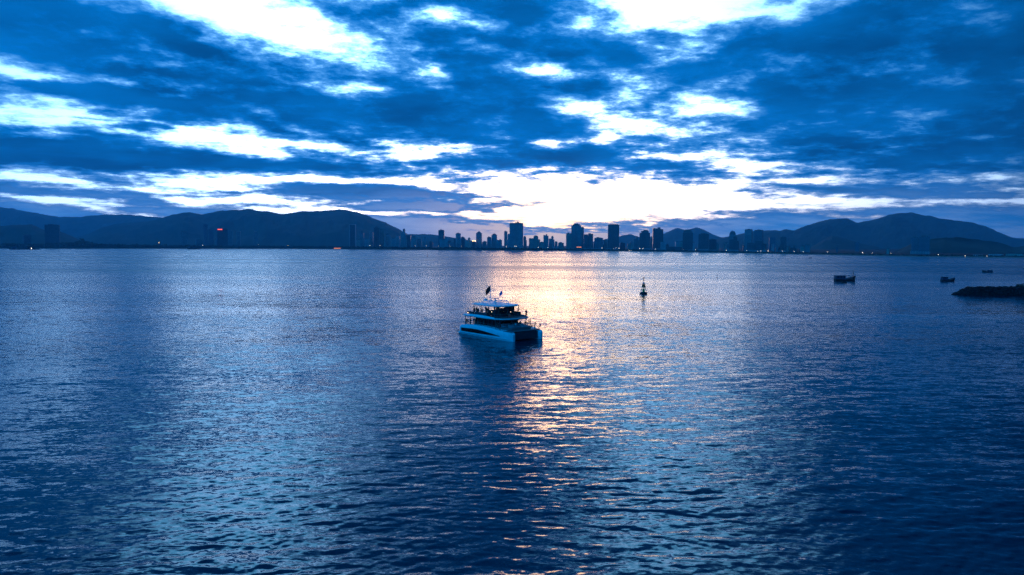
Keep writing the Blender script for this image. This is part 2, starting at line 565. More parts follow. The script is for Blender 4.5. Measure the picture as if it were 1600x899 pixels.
HILLS = [
    (9300, 2200, [(-500, 345), (-300, 330), (-120, 320), (0, 323), (30, 328), (60, 334), (90, 338.5), (125, 339), (165, 335), (200, 335), (245, 339), (300, 344), (400, 350), (520, 380)]),
    (4200, 800, [(-400, 372), (-200, 352), (-60, 356), (0, 353), (15, 351.5), (50, 351), (65, 357), (75, 360), (95, 362), (110, 370), (124, 377), (140, 385)]),
    (6500, 1800, [(60, 386), (100, 377), (140, 365), (160, 355), (185, 349), (210, 348), (240, 344), (270, 335), (295, 331), (318, 335), (345, 329), (385, 327),
                  (420, 331), (442, 336.5), (470, 330), (500, 329), (530, 326.5), (545, 328), (575, 337), (600, 348), (625, 359), (645, 370), (665, 384)]),
    (8200, 1200, [(560, 380), (600, 368), (640, 366), (672, 366), (690, 370), (710, 371), (730, 375), (770, 386)]),
    (9600, 1500, [(900, 385), (935, 376), (965, 370), (985, 367), (1005, 372), (1035, 366), (1057, 356), (1070, 359), (1080, 358), (1088, 355), (1100, 359), (1115, 367),
                  (1135, 373), (1160, 385)]),
    (7000, 1900, [(1100, 384), (1120, 374), (1150, 367), (1175, 362), (1200, 360), (1220, 361), (1228, 359), (1240, 361), (1260, 353), (1280, 346), (1295, 342.5), (1310, 341),
                  (1325, 342), (1340, 348), (1355, 345), (1375, 341), (1390, 336), (1403, 333), (1425, 331.5), (1440, 336), (1455, 337), (1470, 342), (1490, 346),
                  (1510, 347), (1530, 352), (1550, 358), (1570, 367), (1588, 373), (1600, 372), (1640, 376), (1760, 365), (1900, 372), (2000, 388)]),
    (4600, 700, [(1255, 392), (1270, 386), (1285, 377), (1300, 370), (1315, 371), (1335, 378), (1360, 385), (1385, 393)]),
    (2600, 420, [(1395, 396), (1410, 388), (1425, 381), (1450, 375), (1466, 372), (1478, 369.5), (1490, 371), (1510, 373), (1530, 374), (1550, 380),
                 (1565, 383), (1583, 389), (1600, 386), (1640, 380), (1720, 374), (1800, 380), (1900, 398)]),
]


def build_hill(i, D, W, tr):
    x0, x1 = tr[0][0], tr[-1][0]
    pxs = np.arange(x0, x1 + 1, 2.5 if x1 - x0 < 500 else 3)
    nd = 34
    rings = []
    for j in range(nd):
        u = -1 + 2 * j / (nd - 1) * 1.0
        row = []
        for px in pxs:
            ytop = interp(tr, px)
            top = at(px, ytop, D)
            rd = Vector((top.x, top.y)).normalized()
            hz = max(top.z, 1.0)
            nz = mnoise.noise(Vector((top.x * .0016, i * 9.1, u * 1.6)))
            fine = mnoise.noise(Vector((top.x * .012, i * 5.1, 0))) * .6 + mnoise.noise(Vector((top.x * .03, i * 2.1, 4))) * .4
            dist = Vector((top.x, top.y)).length + W * (u + .22 * nz * (1 - u * u))
            sh = (1 - abs(u) ** 1.35)
            gully = mnoise.fractal(Vector((top.x * .004, dist * .0022, i * 3.0)), 1.0, 2.0, 4)
            z = hz * sh * (1 + .22 * gully * (1 - sh) * 2.2) + (fine * 9.0 if abs(u) < .05 else gully * 16 * (1 - abs(u)))
            k = dist / Vector((top.x, top.y)).length
            zz = CAM_H + (z - CAM_H) * (k if abs(u) < .05 else 1)
            row.append((rd.x * dist, rd.y * dist, max(zz, -2) if 0 < j < nd - 1 else -2))
        rings.append(row)
    m = MB()
    m.loft(rings, cap=False, closed=False)
    tag(m.build('hills', forest_m, smooth=False), kind='structure', label='forested mountain ridge behind the bay')


for i, (D, W, tr) in enumerate(HILLS):
    build_hill(i, D, W, tr)


def build_haze():
    m = MB()
    m.box(-13500, 13500, -1500, 11800, -3, 600)
    hm = bpy.data.materials.new('evening_haze')
    hm.use_nodes = True
    hm.node_tree.nodes.clear()
    g = G(hm.node_tree)
    v = g.n('ShaderNodeVolumePrincipled')
    v.inputs['Color'].default_value = (.20, .68, 1.0, 1)
    v.inputs['Density'].default_value = 6.6e-5
    v.inputs['Anisotropy'].default_value = .2
    o = g.n('ShaderNodeOutputMaterial')
    hm.node_tree.links.new(v.outputs[0], o.inputs['Volume'])
    tag(m.build('haze', hm), kind='stuff', label='thin evening haze over the bay')


build_haze()

# ------------------------------------------------------------------ the town on the far shore
FACADES = {
    'pale': facade('pale_facade', (.38, .39, .40), (.03, .05, .08)),
    'grey': facade('grey_facade', (.26, .27, .28), (.03, .035, .06)),
    'dark': facade('dark_facade', (.10, .105, .115), (.02, .018, .03), wx=.74, wz=.7),
    'glass': facade('glass_facade', (.17, .19, .22), (.05, .05, .08), fx=2.4, wx=.86, wz=.78),
    'warm': facade('warm_facade', (.34, .28, .23), (.03, .04, .06)),
    'cream': facade('cream_facade', (.36, .33, .28), (.04, .05, .07), wx=.5, wz=.5),
}
roof_m = mat('roof_concrete', (.10, .105, .11), .9, scale=.1)
steel_m = mat('dull_steel', (.20, .21, .22), .45, metal=.6)
red_sign_m = mat('red_sign_lamps', (.4, .05, .04), .5, emit=((1.0, .10, .05), 3.0))
white_lamp_m = mat('white_lamp_glass', (.8, .8, .75), .4, emit=((1.0, .86, .66), 8.0))
amber_lamp_m = mat('amber_lamp_glass', (.8, .6, .3), .4, emit=((1.0, .62, .16), 12.0))
orange_sign_m = mat('orange_lit_awning', (.6, .25, .1), .5, emit=((1.0, .28, .07), 2.0))

# photo left edge, right edge, roof line, metres behind the shore, shape, wall, label
TOWN = [
    (73, 93, 351.5, 500, 'block', 'dark', 'broad dark tower standing alone before the low hill at far left'),
    (37, 48, 367.5, 700, 'block', 'dark', 'small dark block left of the broad lone tower at far left'),
    (283.5, 292, 361, 500, 'fin', 'grey', 'banded grey tower under the left mountain, first of its group from the left'),
    (306, 316, 375, 350, 'block', 'grey', 'low grey block between the banded tower and the red-signed tower'),
    (319, 325, 351, 900, 'slim', 'glass', 'very thin tall tower, faint before the left mountain'),
    (327, 334, 358.5, 800, 'slim', 'glass', 'slim hazy tower touching the left of the red-signed tower'),
    (338, 355.5, 358, 300, 'sign', 'dark', 'dark square tower with a glowing red sign on its roof'),
    (356.5, 363, 359.5, 500, 'slim', 'grey', 'pale narrow tower against the right of the red-signed tower'),
    (371, 376, 361.5, 450, 'cap', 'grey', 'narrow tower with a pale cap, first to the right of the red-signed group'),
    (397.5, 402.5, 361, 450, 'cap', 'grey', 'thin tower with a pale cap standing alone before the left mountain'),
    (546.5, 556, 350.5, 250, 'frame', 'dark', 'tall dark tower with pale edges at the foot of the mountain slope'),
    (563, 569, 363.7, 300, 'slim', 'grey', 'slim grey tower just right of the tall pale-edged tower'),
    (569.5, 576, 374, 250, 'block', 'pale', 'low pale block beside the slim grey tower near the mountain foot'),
    (578, 583.5, 364, 420, 'slim', 'grey', 'narrow tower left of the dark crowned tower'),
    (584, 592.5, 354, 300, 'crown', 'dark', 'dark tower with a stepped crown in the left cluster of the skyline'),
    (593, 600, 358.6, 360, 'slim', 'warm', 'reddish-topped tower leaning close on the right of the dark crowned one'),
    (602, 609, 365, 420, 'crown', 'pale', 'pale tower right of the reddish-topped one'),
    (611, 618, 373, 300, 'block', 'pale', 'low pale block in the gap of the left cluster'),
    (619, 625, 369, 420, 'slim', 'pale', 'pale slab touching the left of the stepped tower at the slope end'),
    (626, 635, 358.6, 320, 'step', 'grey', 'grey stepped tower where the mountain slope ends'),
    (635.8, 642, 368, 380, 'slim', 'glass', 'bluish narrow tower against the right of the stepped tower'),
    (643, 650.5, 369.5, 300, 'crown', 'pale', 'pale twin-topped block right of the bluish narrow tower'),
    (651.5, 659, 374.5, 350, 'block', 'grey', 'low grey block between pale blocks, below the flat far hill'),
    (661.6, 666.5, 372, 380, 'slim', 'pale', 'thin pale tower below the middle of the flat far hill'),
    (671, 676.5, 378, 300, 'block', 'dark', 'small dark block below the right of the flat far hill'),
    (685, 694.5, 360, 380, 'block', 'dark', 'black slab tower rising behind a pale low block'),
    (687, 699.6, 374, 180, 'block', 'pale', 'pale low block in front of the black slab tower'),
    (701, 710, 379.5, 300, 'block', 'grey', 'squat grey block between the black slab and the plain pale tower'),
    (712, 720, 365, 320, 'block', 'pale', 'plain pale tower with a dark neighbour on its right'),
    (720.3, 726, 371, 420, 'block', 'dark', 'dark narrow tower tucked behind the plain pale tower'),
    (727, 737, 372.5, 300, 'step', 'cream', 'cream stepped block left of two roof lamps'),
    (737.5, 743, 378, 250, 'lamps', 'dark', 'low dark building site with two bright roof lamps'),
    (743.8, 753, 362, 280, 'peak', 'grey', 'grey tower with a pointed roof left of the centre'),
    (754, 760.5, 377.5, 320, 'block', 'pale', 'low pale block right of the pointed grey tower'),
    (761, 767.8, 371, 330, 'slim', 'grey', 'plain grey tower against the left of the round-topped one'),
    (768, 776.5, 365.4, 360, 'crown', 'pale', 'pale tower with a raised crown right of the plain grey one'),
    (778, 784, 376, 280, 'peak', 'grey', 'small block with a little pointed roof left of the widest tower'),
    (787.6, 792.7, 362, 380, 'slim', 'grey', 'slim tower in the narrow gap left of the widest tower'),
    (792.9, 796.2, 366.5, 330, 'slim', 'pale', 'thin pale annexe touching the left wall of the widest tower'),
    (796, 817.5, 348, 260, 'twin', 'grey', 'widest and tallest tower of the skyline with a seam down its middle'),
    (817.8, 822, 370, 340, 'slim', 'grey', 'narrow annexe touching the right wall of the widest tower'),
    (826.4, 844, 369.4, 300, 'step', 'warm', 'stepped brownish block right of the widest tower'),
    (849, 857, 367.4, 320, 'slope', 'grey', 'grey block with a slanting roof left of centre gap'),
    (857.3, 866.5, 370, 380, 'step', 'pale', 'pale stepped block sharing a wall with the slanting roof'),
    (866.8, 871, 378, 300, 'block', 'grey', 'tiny grey block left of the pagoda roof'),
    (872, 878.5, 378.5, 300, 'peak', 'warm', 'small brown building with a pagoda-like peaked roof'),
    (884.3, 892.5, 365, 240, 'block', 'warm', 'brownish block joined to the left foot of the central stepped tower'),
    (892.2, 908, 349.5, 300, 'crown', 'grey', 'tall central tower with a stepped roof above an orange awning'),
    (908, 912, 355.5, 360, 'slim', 'grey', 'tall thin slab behind the right edge of the central tower'),
    (912.2, 926.5, 365.7, 280, 'pair', 'dark', 'dark pair of joined blocks right of the central tower'),
    (928.5, 942, 372, 280, 'block', 'glass', 'low glassy block with a teal tint between dark blocks'),
    (943, 949, 375.5, 330, 'block', 'grey', 'low grey block at the left foot of the dark rounded tower'),
    (949.6, 967, 350.5, 280, 'round', 'dark', 'tall dark tower with a rounded top right of centre'),
    (980, 989, 381.5, 200, 'block', 'warm', 'low wide block left of the dark tower with a set-back top'),
    (989, 998.5, 370.4, 330, 'step', 'grey', 'grey stepped block left of the dark tower with a set-back top'),
    (999, 1015.4, 362, 280, 'setback', 'dark', 'dark tower with a narrower set-back top storey block'),
    (1015.6, 1019, 374, 380, 'slim', 'grey', 'sliver of a block between two dark right-hand towers'),
    (1019, 1035.6, 356.6, 320, 'slope', 'dark', 'dark slab tower with a slightly slanting roof'),
    (1031.5, 1040, 378.5, 180, 'block', 'pale', 'pale low block in front of the slanting-roofed slab'),
    (1042, 1065, 386, 160, 'block', 'dark', 'long low dark hall on the shore right of the pale low block'),
    (1066.5, 1082, 359, 260, 'taper', 'dark', 'dark tower narrowing at the crown with a short spike'),
    (1091.3, 1107, 366, 260, 'block', 'dark', 'plain dark slab, taller of the two right of the spiked tower'),
    (1107.4, 1119, 374.3, 260, 'block', 'dark', 'plain dark slab, lower of the two right of the spiked tower'),
    (1134, 1138.5, 382, 260, 'block', 'grey', 'small grey block at the left foot of the stepped dark tower'),
    (1139, 1149, 361.5, 300, 'taper', 'grey', 'tower with an arched grey top rising behind a dark block'),
    (1139.3, 1154, 371, 190, 'step', 'dark', 'dark stepped block in front of the arched grey top'),
    (1163, 1174.8, 358, 380, 'fin', 'grey', 'left one of the twin towers above a long dark podium'),
    (1178, 1191.7, 359, 380, 'fin', 'glass', 'right one of the twin towers above a long dark podium'),
    (1168, 1197, 376.8, 220, 'step', 'dark', 'long dark podium block in front of the twin towers'),
    (1201, 1210.6, 371.6, 900, 'slim', 'glass', 'pale hazy tower between the podium and the last dark tower'),
    (1212, 1216, 383, 400, 'block', 'grey', 'small block low between the hazy tower and the last dark tower'),
    (1219, 1228, 371, 320, 'block', 'dark', 'last dark tower of the skyline before the right mountain'),
    (1235, 1243.5, 385.5, 260, 'step', 'dark', 'small dark block on the shore right of the last dark tower'),
    (1336, 1342, 379, 900, 'slim', 'glass', 'faint thin tower before the small rounded hill'),
    (1306, 1309, 386, 500, 'slim', 'glass', 'tiny thin tower at the foot of the small rounded hill'),
    (1385, 1389.5, 389, 260, 'slim', 'cream', 'small white tower on the shore left of the pale slab pair'),
    (1424, 1434.2, 371.5, 300, 'slim', 'glass', 'left half of the pale pair of slabs before the dark near hill'),
    (1435.6, 1450.5, 370, 300, 'slim', 'glass', 'right and broader half of the pale pair of slabs before the dark near hill'),
    (1521, 1534, 398.4, 90, 'block', 'pale', 'low pale shed left of the shore lamp at the far right'),
    (1546, 1566, 397.6, 110, 'block', 'pale', 'long pale shed right of the shore lamp at the far right'),
    (1574, 1598, 397, 120, 'block', 'cream', 'long cream shed at the right edge below the dark hill'),
]


def build_town():
    for i, (x0, x1, yt, off, shape, wall, label) in enumerate(TOWN):
        rnd = random.Random(i * 17 + 3)
        px = (x0 + x1) / 2
        s = shore_at(px)
        dn = Vector((s.x, s.y, 0)).normalized()
        pos = Vector((s.x, s.y, 0)) + dn * (off + 20)
        D = pos.length
        wpx = x1 - x0
        W = wpx / F * D / math.hypot(1, (px - 800) / F) * 1.0
        base = 2.6 if off < 400 else 4.0
        H = at(px, yt, pos.y).z - base
        face = math.atan2(pos.x, pos.y)
        tw = rnd.uniform(-.22, .22) if W > 25 else rnd.uniform(-.12, .12)
        depth = min(max(W * rnd.uniform(.6, .9), 14), 46)
        w = max(W - abs(math.sin(tw)) * depth, W * .6) / math.cos(tw)
        o = empty('apartment_tower' if H > 45 else 'town_building', (pos.x, pos.y, base - 3), -face + tw)
        tag(o, label, 'tower' if H > 45 else 'building', 'buildings along the far shore')
        H += 3
        fm = FACADES[wall]
        hw, hd = w / 2, depth / 2
        m = MB()
        top = H
        notch = w * .06

        def rect(a, b, c, d):
            return [(a, c), (b, c), (b, d), (a, d)]
        # plan with a shallow recess in the long sides, so that the bays read as bays
        plan = [(-hw, -hd), (-hw * .2, -hd), (-hw * .2, -hd + notch), (hw * .2, -hd + notch), (hw * .2, -hd), (hw, -hd),
                (hw, hd), (hw * .2, hd), (hw * .2, hd - notch), (-hw * .2, hd - notch), (-hw * .2, hd), (-hw, hd)]
        if shape in ('block', 'sign', 'lamps', 'slim'):
            m.prism(plan if w > 16 else rect(-hw, hw, -hd, hd), 0, top)
        elif shape in ('crown', 'cap', 'frame', 'fin'):
            top = H * (.93 if shape == 'crown' else .965)
            m.prism(plan, 0, top)
        elif shape == 'step':
            m.prism(rect(-hw, -.1 * hw, -hd, hd), 0, H * .86)
            m.prism(rect(-.1 * hw, .62 * hw, -hd * .9, hd * .9), 0, H)
            m.prism(rect(.62 * hw, hw, -hd * .8, hd * .8), 0, H * .78)
        elif shape == 'pair':
            m.prism(rect(-hw, -.15 * hw, -hd, hd), 0, H * .97)
            m.prism(rect(-.05 * hw, hw, -hd * .8, hd * .8), 0, H)
            m.prism(rect(-.15 * hw, -.05 * hw, -hd * .5, hd * .5), 0, H * .9)
        elif shape == 'twin':
            top = H * .955
            m.prism(rect(-hw, -.05 * hw, -hd, hd), 0, top)
            m.prism(rect(.05 * hw, hw, -hd, hd), 0, top * .995)
            m.prism(rect(-.05 * hw, .05 * hw, -hd * .6, hd * .8), 0, top * 1.01)
        elif shape == 'slope':
            vs = [(-hw, -hd, 0), (hw, -hd, 0), (hw, hd, 0), (-hw, hd, 0), (-hw, -hd, H), (hw, -hd, H * .94), (hw, hd, H * .94), (-hw, hd, H)]
            m.add(vs, [(3, 2, 1, 0), (4, 5, 6, 7), (0, 1, 5, 4), (1, 2, 6, 5), (2, 3, 7, 6), (3, 0, 4, 7)])
        elif shape in ('round', 'taper', 'setback', 'peak'):
            top = H * {'round': .95, 'taper': .84, 'setback': .93, 'peak': .9}[shape]
            m.prism(plan, 0, top)
        m.build('wall', fm, o)
        rf = MB()
        rw, rd = hw * .98, hd * .98
        if shape == 'crown':
            rf.prism(rect(-rw * .7, rw * .7, -rd * .8, rd * .8), top, top + (H - top) * .55)
            rf.prism(rect(-rw * .45, rw * .45, -rd * .5, rd * .5), top + (H - top) * .55, H)
        elif shape == 'cap':
            rf.prism(rect(-hw * 1.06, hw * 1.06, -hd * 1.06, hd * 1.06), top, H)
        elif shape == 'frame':
            for sx in (-1, 1):
                rf.prism(rect(sx * hw - 1.6, sx * hw + 1.6, -hd - 1, hd + 1), 0, H)
            rf.prism(rect(-hw + 1.6, hw - 1.6, -hd * .9, hd * .9), H - 3.0, H - .5)
        elif shape == 'fin':
            for k in range(3):
                xx = -hw + (k + .5) * w / 3
                rf.prism(rect(xx - w * .12, xx + w * .12, -rd, rd), top, H if k == 1 else H * .985)
        elif shape == 'twin':
            rf.prism(rect(-hw * .96, -hw * .12, -rd * .9, rd * .9), top, top + 3)
            rf.prism(rect(hw * .12, hw * .96, -rd * .9, rd * .9), top * .995, top + 3)
            rf.prism(rect(-hw * .22, hw * .62, -rd * .55, rd * .55), top * 1.01, H)
            rf.prism(rect(hw * .1, hw * .32, -rd * .3, rd * .3), H, H * 1.03)
        elif shape == 'round':
            rf.prism(plan, top, H * .98, .93)
            rf.prism(rect(-rw * .8, rw * .8, -rd * .8, rd * .8), H * .98, H, .85)
        elif shape == 'taper':
            rf.prism(rect(-rw, rw, -rd, rd), top, H * .95, .78)
            rf.prism(rect(-rw * .78, rw * .78, -rd * .78, rd * .78), H * .95, H, .7)
            rf.prism(rect(-.8, .8, -.8, .8), H, H * 1.05)
        elif shape == 'setback':
            rf.prism(rect(-rw * .7, rw * .72, -rd * .7, rd * .7), top, H * 1.03)
            rf.prism(rect(-rw * .3, rw * .55, -rd * .5, rd * .5), H * 1.03, H * 1.08)
        elif shape == 'peak':
            rf.prism(rect(-hw * 1.04, hw * 1.04, -hd * 1.04, hd * 1.04), top, H * 1.01, .12)
        else:
            hh = min(3.2, H * .06)
            z0 = H * (.94 if shape == 'slope' else .78 if shape == 'step' else 1)
            zt = H
            if shape in ('step', 'slope', 'pair'):
                rf.prism(rect(-rw * .05, rw * .5, -rd * .4, rd * .4), zt - (.08 * H if shape == 'slope' else .5), zt + hh)
            else:
                rf.prism(rect(-rw * .55, rw * .25, -rd * .5, rd * .5), zt + .05, zt + hh)
                rf.prism(rect(rw * .4, rw * .7, -rd * .3, rd * .3), zt + .05, zt + hh * .6)
        rp = rf.build('roof', roof_m if shape not in ('frame', 'cap') else mat('pale_trim', (.34, .35, .36), .8), o)
        if H > 60:                            # a mast or two over the plant room
            mm = MB()
            xx = rnd.uniform(-.4, .4) * hw
            mm.tube([(xx, 0, H * .99), (xx, 0, H + rnd.uniform(4, 8))], [.5, .2], 5)
            mm.build('mast', steel_m, rp)
        if H > 30 and off < 400:
            pd = MB()
            pd.prism(rect(-hw * 1.12, hw * 1.12, -hd - 7, -hd - .02), 0, 9 + rnd.uniform(0, 4))
            pd.build('podium', FACADES['grey'], o)
        if shape == 'sign':
            sg = MB()
            sg.box(-hw * .85, hw * .0, -hd - .9, -hd - .05, H - 5, H - 1.2)
            sg.build('roof_sign', red_sign_m, o)
        if shape == 'lamps':
            for sx in (-.6, .75):
                lm = MB()
                lm.box(sx * hw - 1.3, sx * hw + 1.3, -hd - .6, -hd + 1.4, H + 4.0, H + 6.2)
                lm.tube([(sx * hw, -hd + .4, H), (sx * hw, -hd + .4, H + 4)], .3, 5)
                lm.build('floodlight', amber_lamp_m, o)


def build_low_rise():
    rnd = random.Random(21)
    px = 560.0
    while px < 1262:
        s = shore_at(px)
        dn = Vector((s.x, s.y, 0)).normalized()
        pos = Vector((s.x, s.y, 0)) + dn * rnd.uniform(430, 700)
        k = pos.length / F
        w, dp = rnd.uniform(3.5, 8.5) * k / 2, rnd.uniform(9, 16)
        h = max(interp([(560, 378), (800, 380), (1040, 384), (1262, 389)], px) - rnd.uniform(0, 6.5), 0)
        H = max(at(px, h, pos.y).z - 2, 9)
        o = empty('low_rise_block', (pos.x, pos.y, 1.5), -math.atan2(pos.x, pos.y) + rnd.uniform(-.25, .25))
        tag(o, 'small hazy low-rise block in the row behind the trees, between the towers', 'building', 'low-rise blocks between the towers')
        m = MB()
        m.prism([(-w, -dp), (w, -dp), (w, dp), (-w, dp)], 0, H)
        m.build('wall', FACADES[rnd.choice(['pale', 'grey', 'warm', 'cream', 'grey', 'dark'])], o)
        r = MB()
        if rnd.random() < .3:
            r.prism([(-w * 1.05, -dp * 1.05), (w * 1.05, -dp * 1.05), (w * 1.05, dp * 1.05), (-w * 1.05, dp * 1.05)], H + .02, H + 5, .3)
        else:
            a = rnd.uniform(-.5, .1) * w
            r.prism([(a, -dp * .5), (a + w * .6, -dp * .5), (a + w * .6, dp * .5), (a, dp * .5)], H + .02, H + rnd.uniform(2.5, 5))
        r.build('roof', roof_m, o)
        px += rnd.uniform(7, 17)


build_town()
build_low_rise()

# ------------------------------------------------------------------ trees, lamps and small things on the shore
leaf_m = mat('shore_foliage', (.022, .04, .022), .9, var=.5, scale=.15, spec=.1)
TREETOP = [(-300, 378), (0, 379.5), (60, 380), (120, 377), (128, 372.5), (138, 377), (160, 380), (270, 382), (540, 384), (800, 386.5), (1040, 390), (1300, 395), (1450, 398.5), (1600, 399.6), (1900, 402)]


def ico():
    t = (1 + 5 ** .5) / 2
    v = [(-1, t, 0), (1, t, 0), (-1, -t, 0), (1, -t, 0), (0, -1, t), (0, 1, t), (0, -1, -t), (0, 1, -t), (t, 0, -1), (t, 0, 1), (-t, 0, -1), (-t, 0, 1)]
    f = [(0, 11, 5), (0, 5, 1), (0, 1, 7), (0, 7, 10), (0, 10, 11), (1, 5, 9), (5, 11, 4), (11, 10, 2), (10, 7, 6), (7, 1, 8), (3, 9, 4), (3, 4, 2), (3, 2, 6),
         (3, 6, 8), (3, 8, 9), (4, 9, 5), (2, 4, 11), (6, 2, 10), (8, 6, 7), (9, 8, 1)]
    return [tuple(c / 1.9 for c in p) for p in v], f


ICO = ico()


def clump(m, x, y, z, r, rnd, squash=.8):
    a = rnd.uniform(0, 6.28)
    ca, sa = math.cos(a), math.sin(a)
    vs = []
    for p in ICO[0]:
        k = r * rnd.uniform(.7, 1.25)
        vs.append((x + (p[0] * ca - p[1] * sa) * k, y + (p[0] * sa + p[1] * ca) * k, z + p[2] * k * squash))
    m.add(vs, ICO[1])


def build_shore_trees():
    rnd = random.Random(4)
    m = MB()
    px = -300.0
    while px < 1900:
        s = shore_at(px)
        d = Vector((s.x, s.y, 0)).normalized()
        D = s.length
        dense = 1.0 if px < 1250 else .45
        for off in (30, 60, 110, 170):
            if rnd.random() > dense * .95:
                continue
            o2 = off + rnd.uniform(-10, 10)
            p = Vector((s.x, s.y, 0)) + d * o2
            zt = at(px, interp(TREETOP, px), p.y).z
            hgt = max(zt - 2.5, 4) * rnd.uniform(.45, 1.02) * (1.15 if rnd.random() < .08 else 1)
            base = 2.0
            r = max(2.6, min(hgt * .34, 6.5)) * rnd.uniform(.7, 1.2)
            for _ in range(4):
                clump(m, p.x + rnd.uniform(-r, r), p.y + rnd.uniform(-r, r), base + hgt - r * rnd.uniform(.6, 1.4), r * rnd.uniform(.5, .85), rnd)
            z = base + hgt - r * 1.6
            while z > base:
                clump(m, p.x + rnd.uniform(-r, r) * .8, p.y + rnd.uniform(-r, r) * .8, z, r * rnd.uniform(.8, 1.2), rnd)
                z -= r * 1.2
        px += 1.9 if px < 1250 else 2.6
    tag(m.build('shore_trees', leaf_m), kind='stuff', label='continuous dark belt of trees along the far shore')


build_shore_trees()

LAMPS = [(317, 384, 0), (404, 382.4, 0), (578, 384, 0), (593.5, 384, 0), (649, 384.2, 0), (666, 384.3, 0), (684.5, 385, 0), (703, 385, 0), (721, 385.3, 0), (791, 386.2, 0),
         (804, 384.6, 0), (806.5, 385.3, 0), (841, 387, 0), (856, 387.2, 0), (940.5, 388, 0), (958.5, 388.6, 0), (962.5, 387.8, 0), (967, 388.2, 0), (983, 391.2, 0), (986, 391.6, 0),
         (999.5, 388.6, 0), (1004.5, 388.5, 0), (1024, 389.2, 0), (1067.5, 390.2, 0), (1086.5, 390.5, 0), (1135, 391.2, 0), (1166.5, 391.8, 0), (1184, 393, 0), (1188.5, 392.6, 0),
         (1200, 392.5, 0), (1222.5, 392.8, 0), (1241, 393, 0), (1255, 393.5, 0), (1293, 394.2, 0), (1347.5, 395, 0), (1363, 395.4, 0), (1392, 396, 0), (1466, 398, 0), (1542, 402, 0),
         (1508, 400, 0), (248.5, 379.3, 1), (450, 384, 1)]


def build_lamps():
    for (px, py, amber) in LAMPS:
        s = shore_at(px)
        p = s + Vector((s.x, s.y, 0)).normalized() * 8
        p.z = .9
        z = max(at(px, py, p.y).z - p.z, 3.0)
        o = empty('street_lamp', p, -math.atan2(p.x, p.y))
        D = p.length
        tag(o, 'lone amber lamp shining over the dark tree belt under the mountains at left' if amber else 'small bright white lamp on the waterfront below the town',
            'street lamp', 'waterfront lamps' if not amber else 'amber lamps in the tree belt')
        m = MB()
        m.tube([(0, 0, -1), (0, 0, z - .3), (0, -.9, z + .3)], [.18, .12, .1], 6)
        m.build('pole', steel_m, o)
        h = MB()
        k = random.Random(int(px)).uniform(.5, 1.0) * D / 3000
        h.lathe([(.2 * k, -.45 * k), (.9 * k, -.3 * k), (1.1 * k, .1 * k), (.7 * k, .5 * k), (.1 * k, .6 * k)], 10)
        h.v = [(x, y - .9, zz + z) for x, y, zz in h.v]
        h.build('lamp_head', amber_lamp_m if amber else white_lamp_m, o)


build_lamps()


def pavilion(px, py, wpx, label):
    s = shore_at(px)
    p = s + Vector((s.x, s.y, 0)).normalized() * 6
    o = empty('beach_pavilion', (p.x, p.y, .8), -math.atan2(p.x, p.y))
    tag(o, label, 'pavilion')
    w = wpx / F * p.length / 2
    z = max(at(px, py, p.y).z - .8, 3.5)
    a = MB()
    a.box(-w, w, -1.5, -1.0, z - .9, z + .9)
    a.build('lit_awning', orange_sign_m, o)
    b = MB()
    b.box(-w, w, -.98, 8, -1, z + .8)
    b.build('wall', mat('pavilion_wall', (.12, .1, .09), .8), o)
    c = MB()
    c.prism([(-w - .6, -1), (w + .6, -1), (w + .6, 9), (-w - .6, 9)], z + .95, z + 3, .4, (0, 4))
    c.build('roof', roof_m, o)


pavilion(904.5, 386.4, 7.5, 'beach pavilion with a glowing orange awning below the central tower')
pavilion(527, 388.2, 10, 'long low beach pavilion with a dim orange lit front at left')

# ------------------------------------------------------------------ boats, buoys, breakwater
hull_m = mat('white_gelcoat', (.74, .76, .78), .42, var=.10, scale=.9, spec=.3)
glass_m = mat('smoked_glass', (.006, .007, .008), .15, var=.1, spec=.06)
dark_m = mat('dark_grey_nonskid', (.05, .055, .065), .7)
teak_m = mat('weathered_teak', (.20, .13, .08), .7, scale=3)
metal_m = mat('stainless_tube', (.22, .22, .23), .4, metal=1.0)
cush_m = mat('pale_cushion', (.30, .31, .33), .85, scale=4)
seat_m = mat('dark_cushion', (.06, .05, .06), .9, scale=4)
bulb_m = mat('warm_bulb', (.8, .7, .5), .4, emit=((1.0, .72, .38), 3.5))
wood_dark_m = mat('tarred_planks', (.035, .03, .028), .75, scale=2)
wood_blue_m = mat('worn_blue_paint', (.03, .06, .11), .6, scale=2)
red_m = mat('dull_red_paint', (.20, .022, .02), .5, scale=2)
rust_m = mat('rusty_orange_panel', (.22, .07, .025), .6, scale=3)
yellow_m = mat('faded_yellow_paint', (.45, .34, .05), .5, scale=2)
flag_red_m = mat('red_flag_cloth', (.25, .012, .012), .8, scale=4)
flag_blue_m = mat('blue_flag_cloth', (.05, .22, .62), .8, scale=4)
tarp_m = mat('sun_bleached_tarp', (.16, .17, .18), .85, scale=3)
rock_m = mat('wet_black_rock', (.010, .010, .011), .85, var=.5, scale=.6, spec=.12)


def at_deck(o, x, y, z):
    return Matrix.Translation(o.location) @ Matrix.Rotation(o.rotation_euler.z, 4, 'Z') @ Vector((x, y * BEAM, z))


def strip(pts_a, pts_b, t, axis=1):
    """a sheet of thickness t between two polylines, thickened along an axis"""
    m = MB()
    off = [0, 0, 0]
    off[axis] = t
    rings = []
    for a, b in zip(pts_a, pts_b):
        rings.append([tuple(a), tuple(b), tuple(b[i] + off[i] for i in range(3)), tuple(a[i] + off[i] for i in range(3))])
    m.loft(rings)
    return m


BOAT_AT, BOAT_RZ, BEAM = (-2.62, 166.0, 0.0), R(-52), 1.36


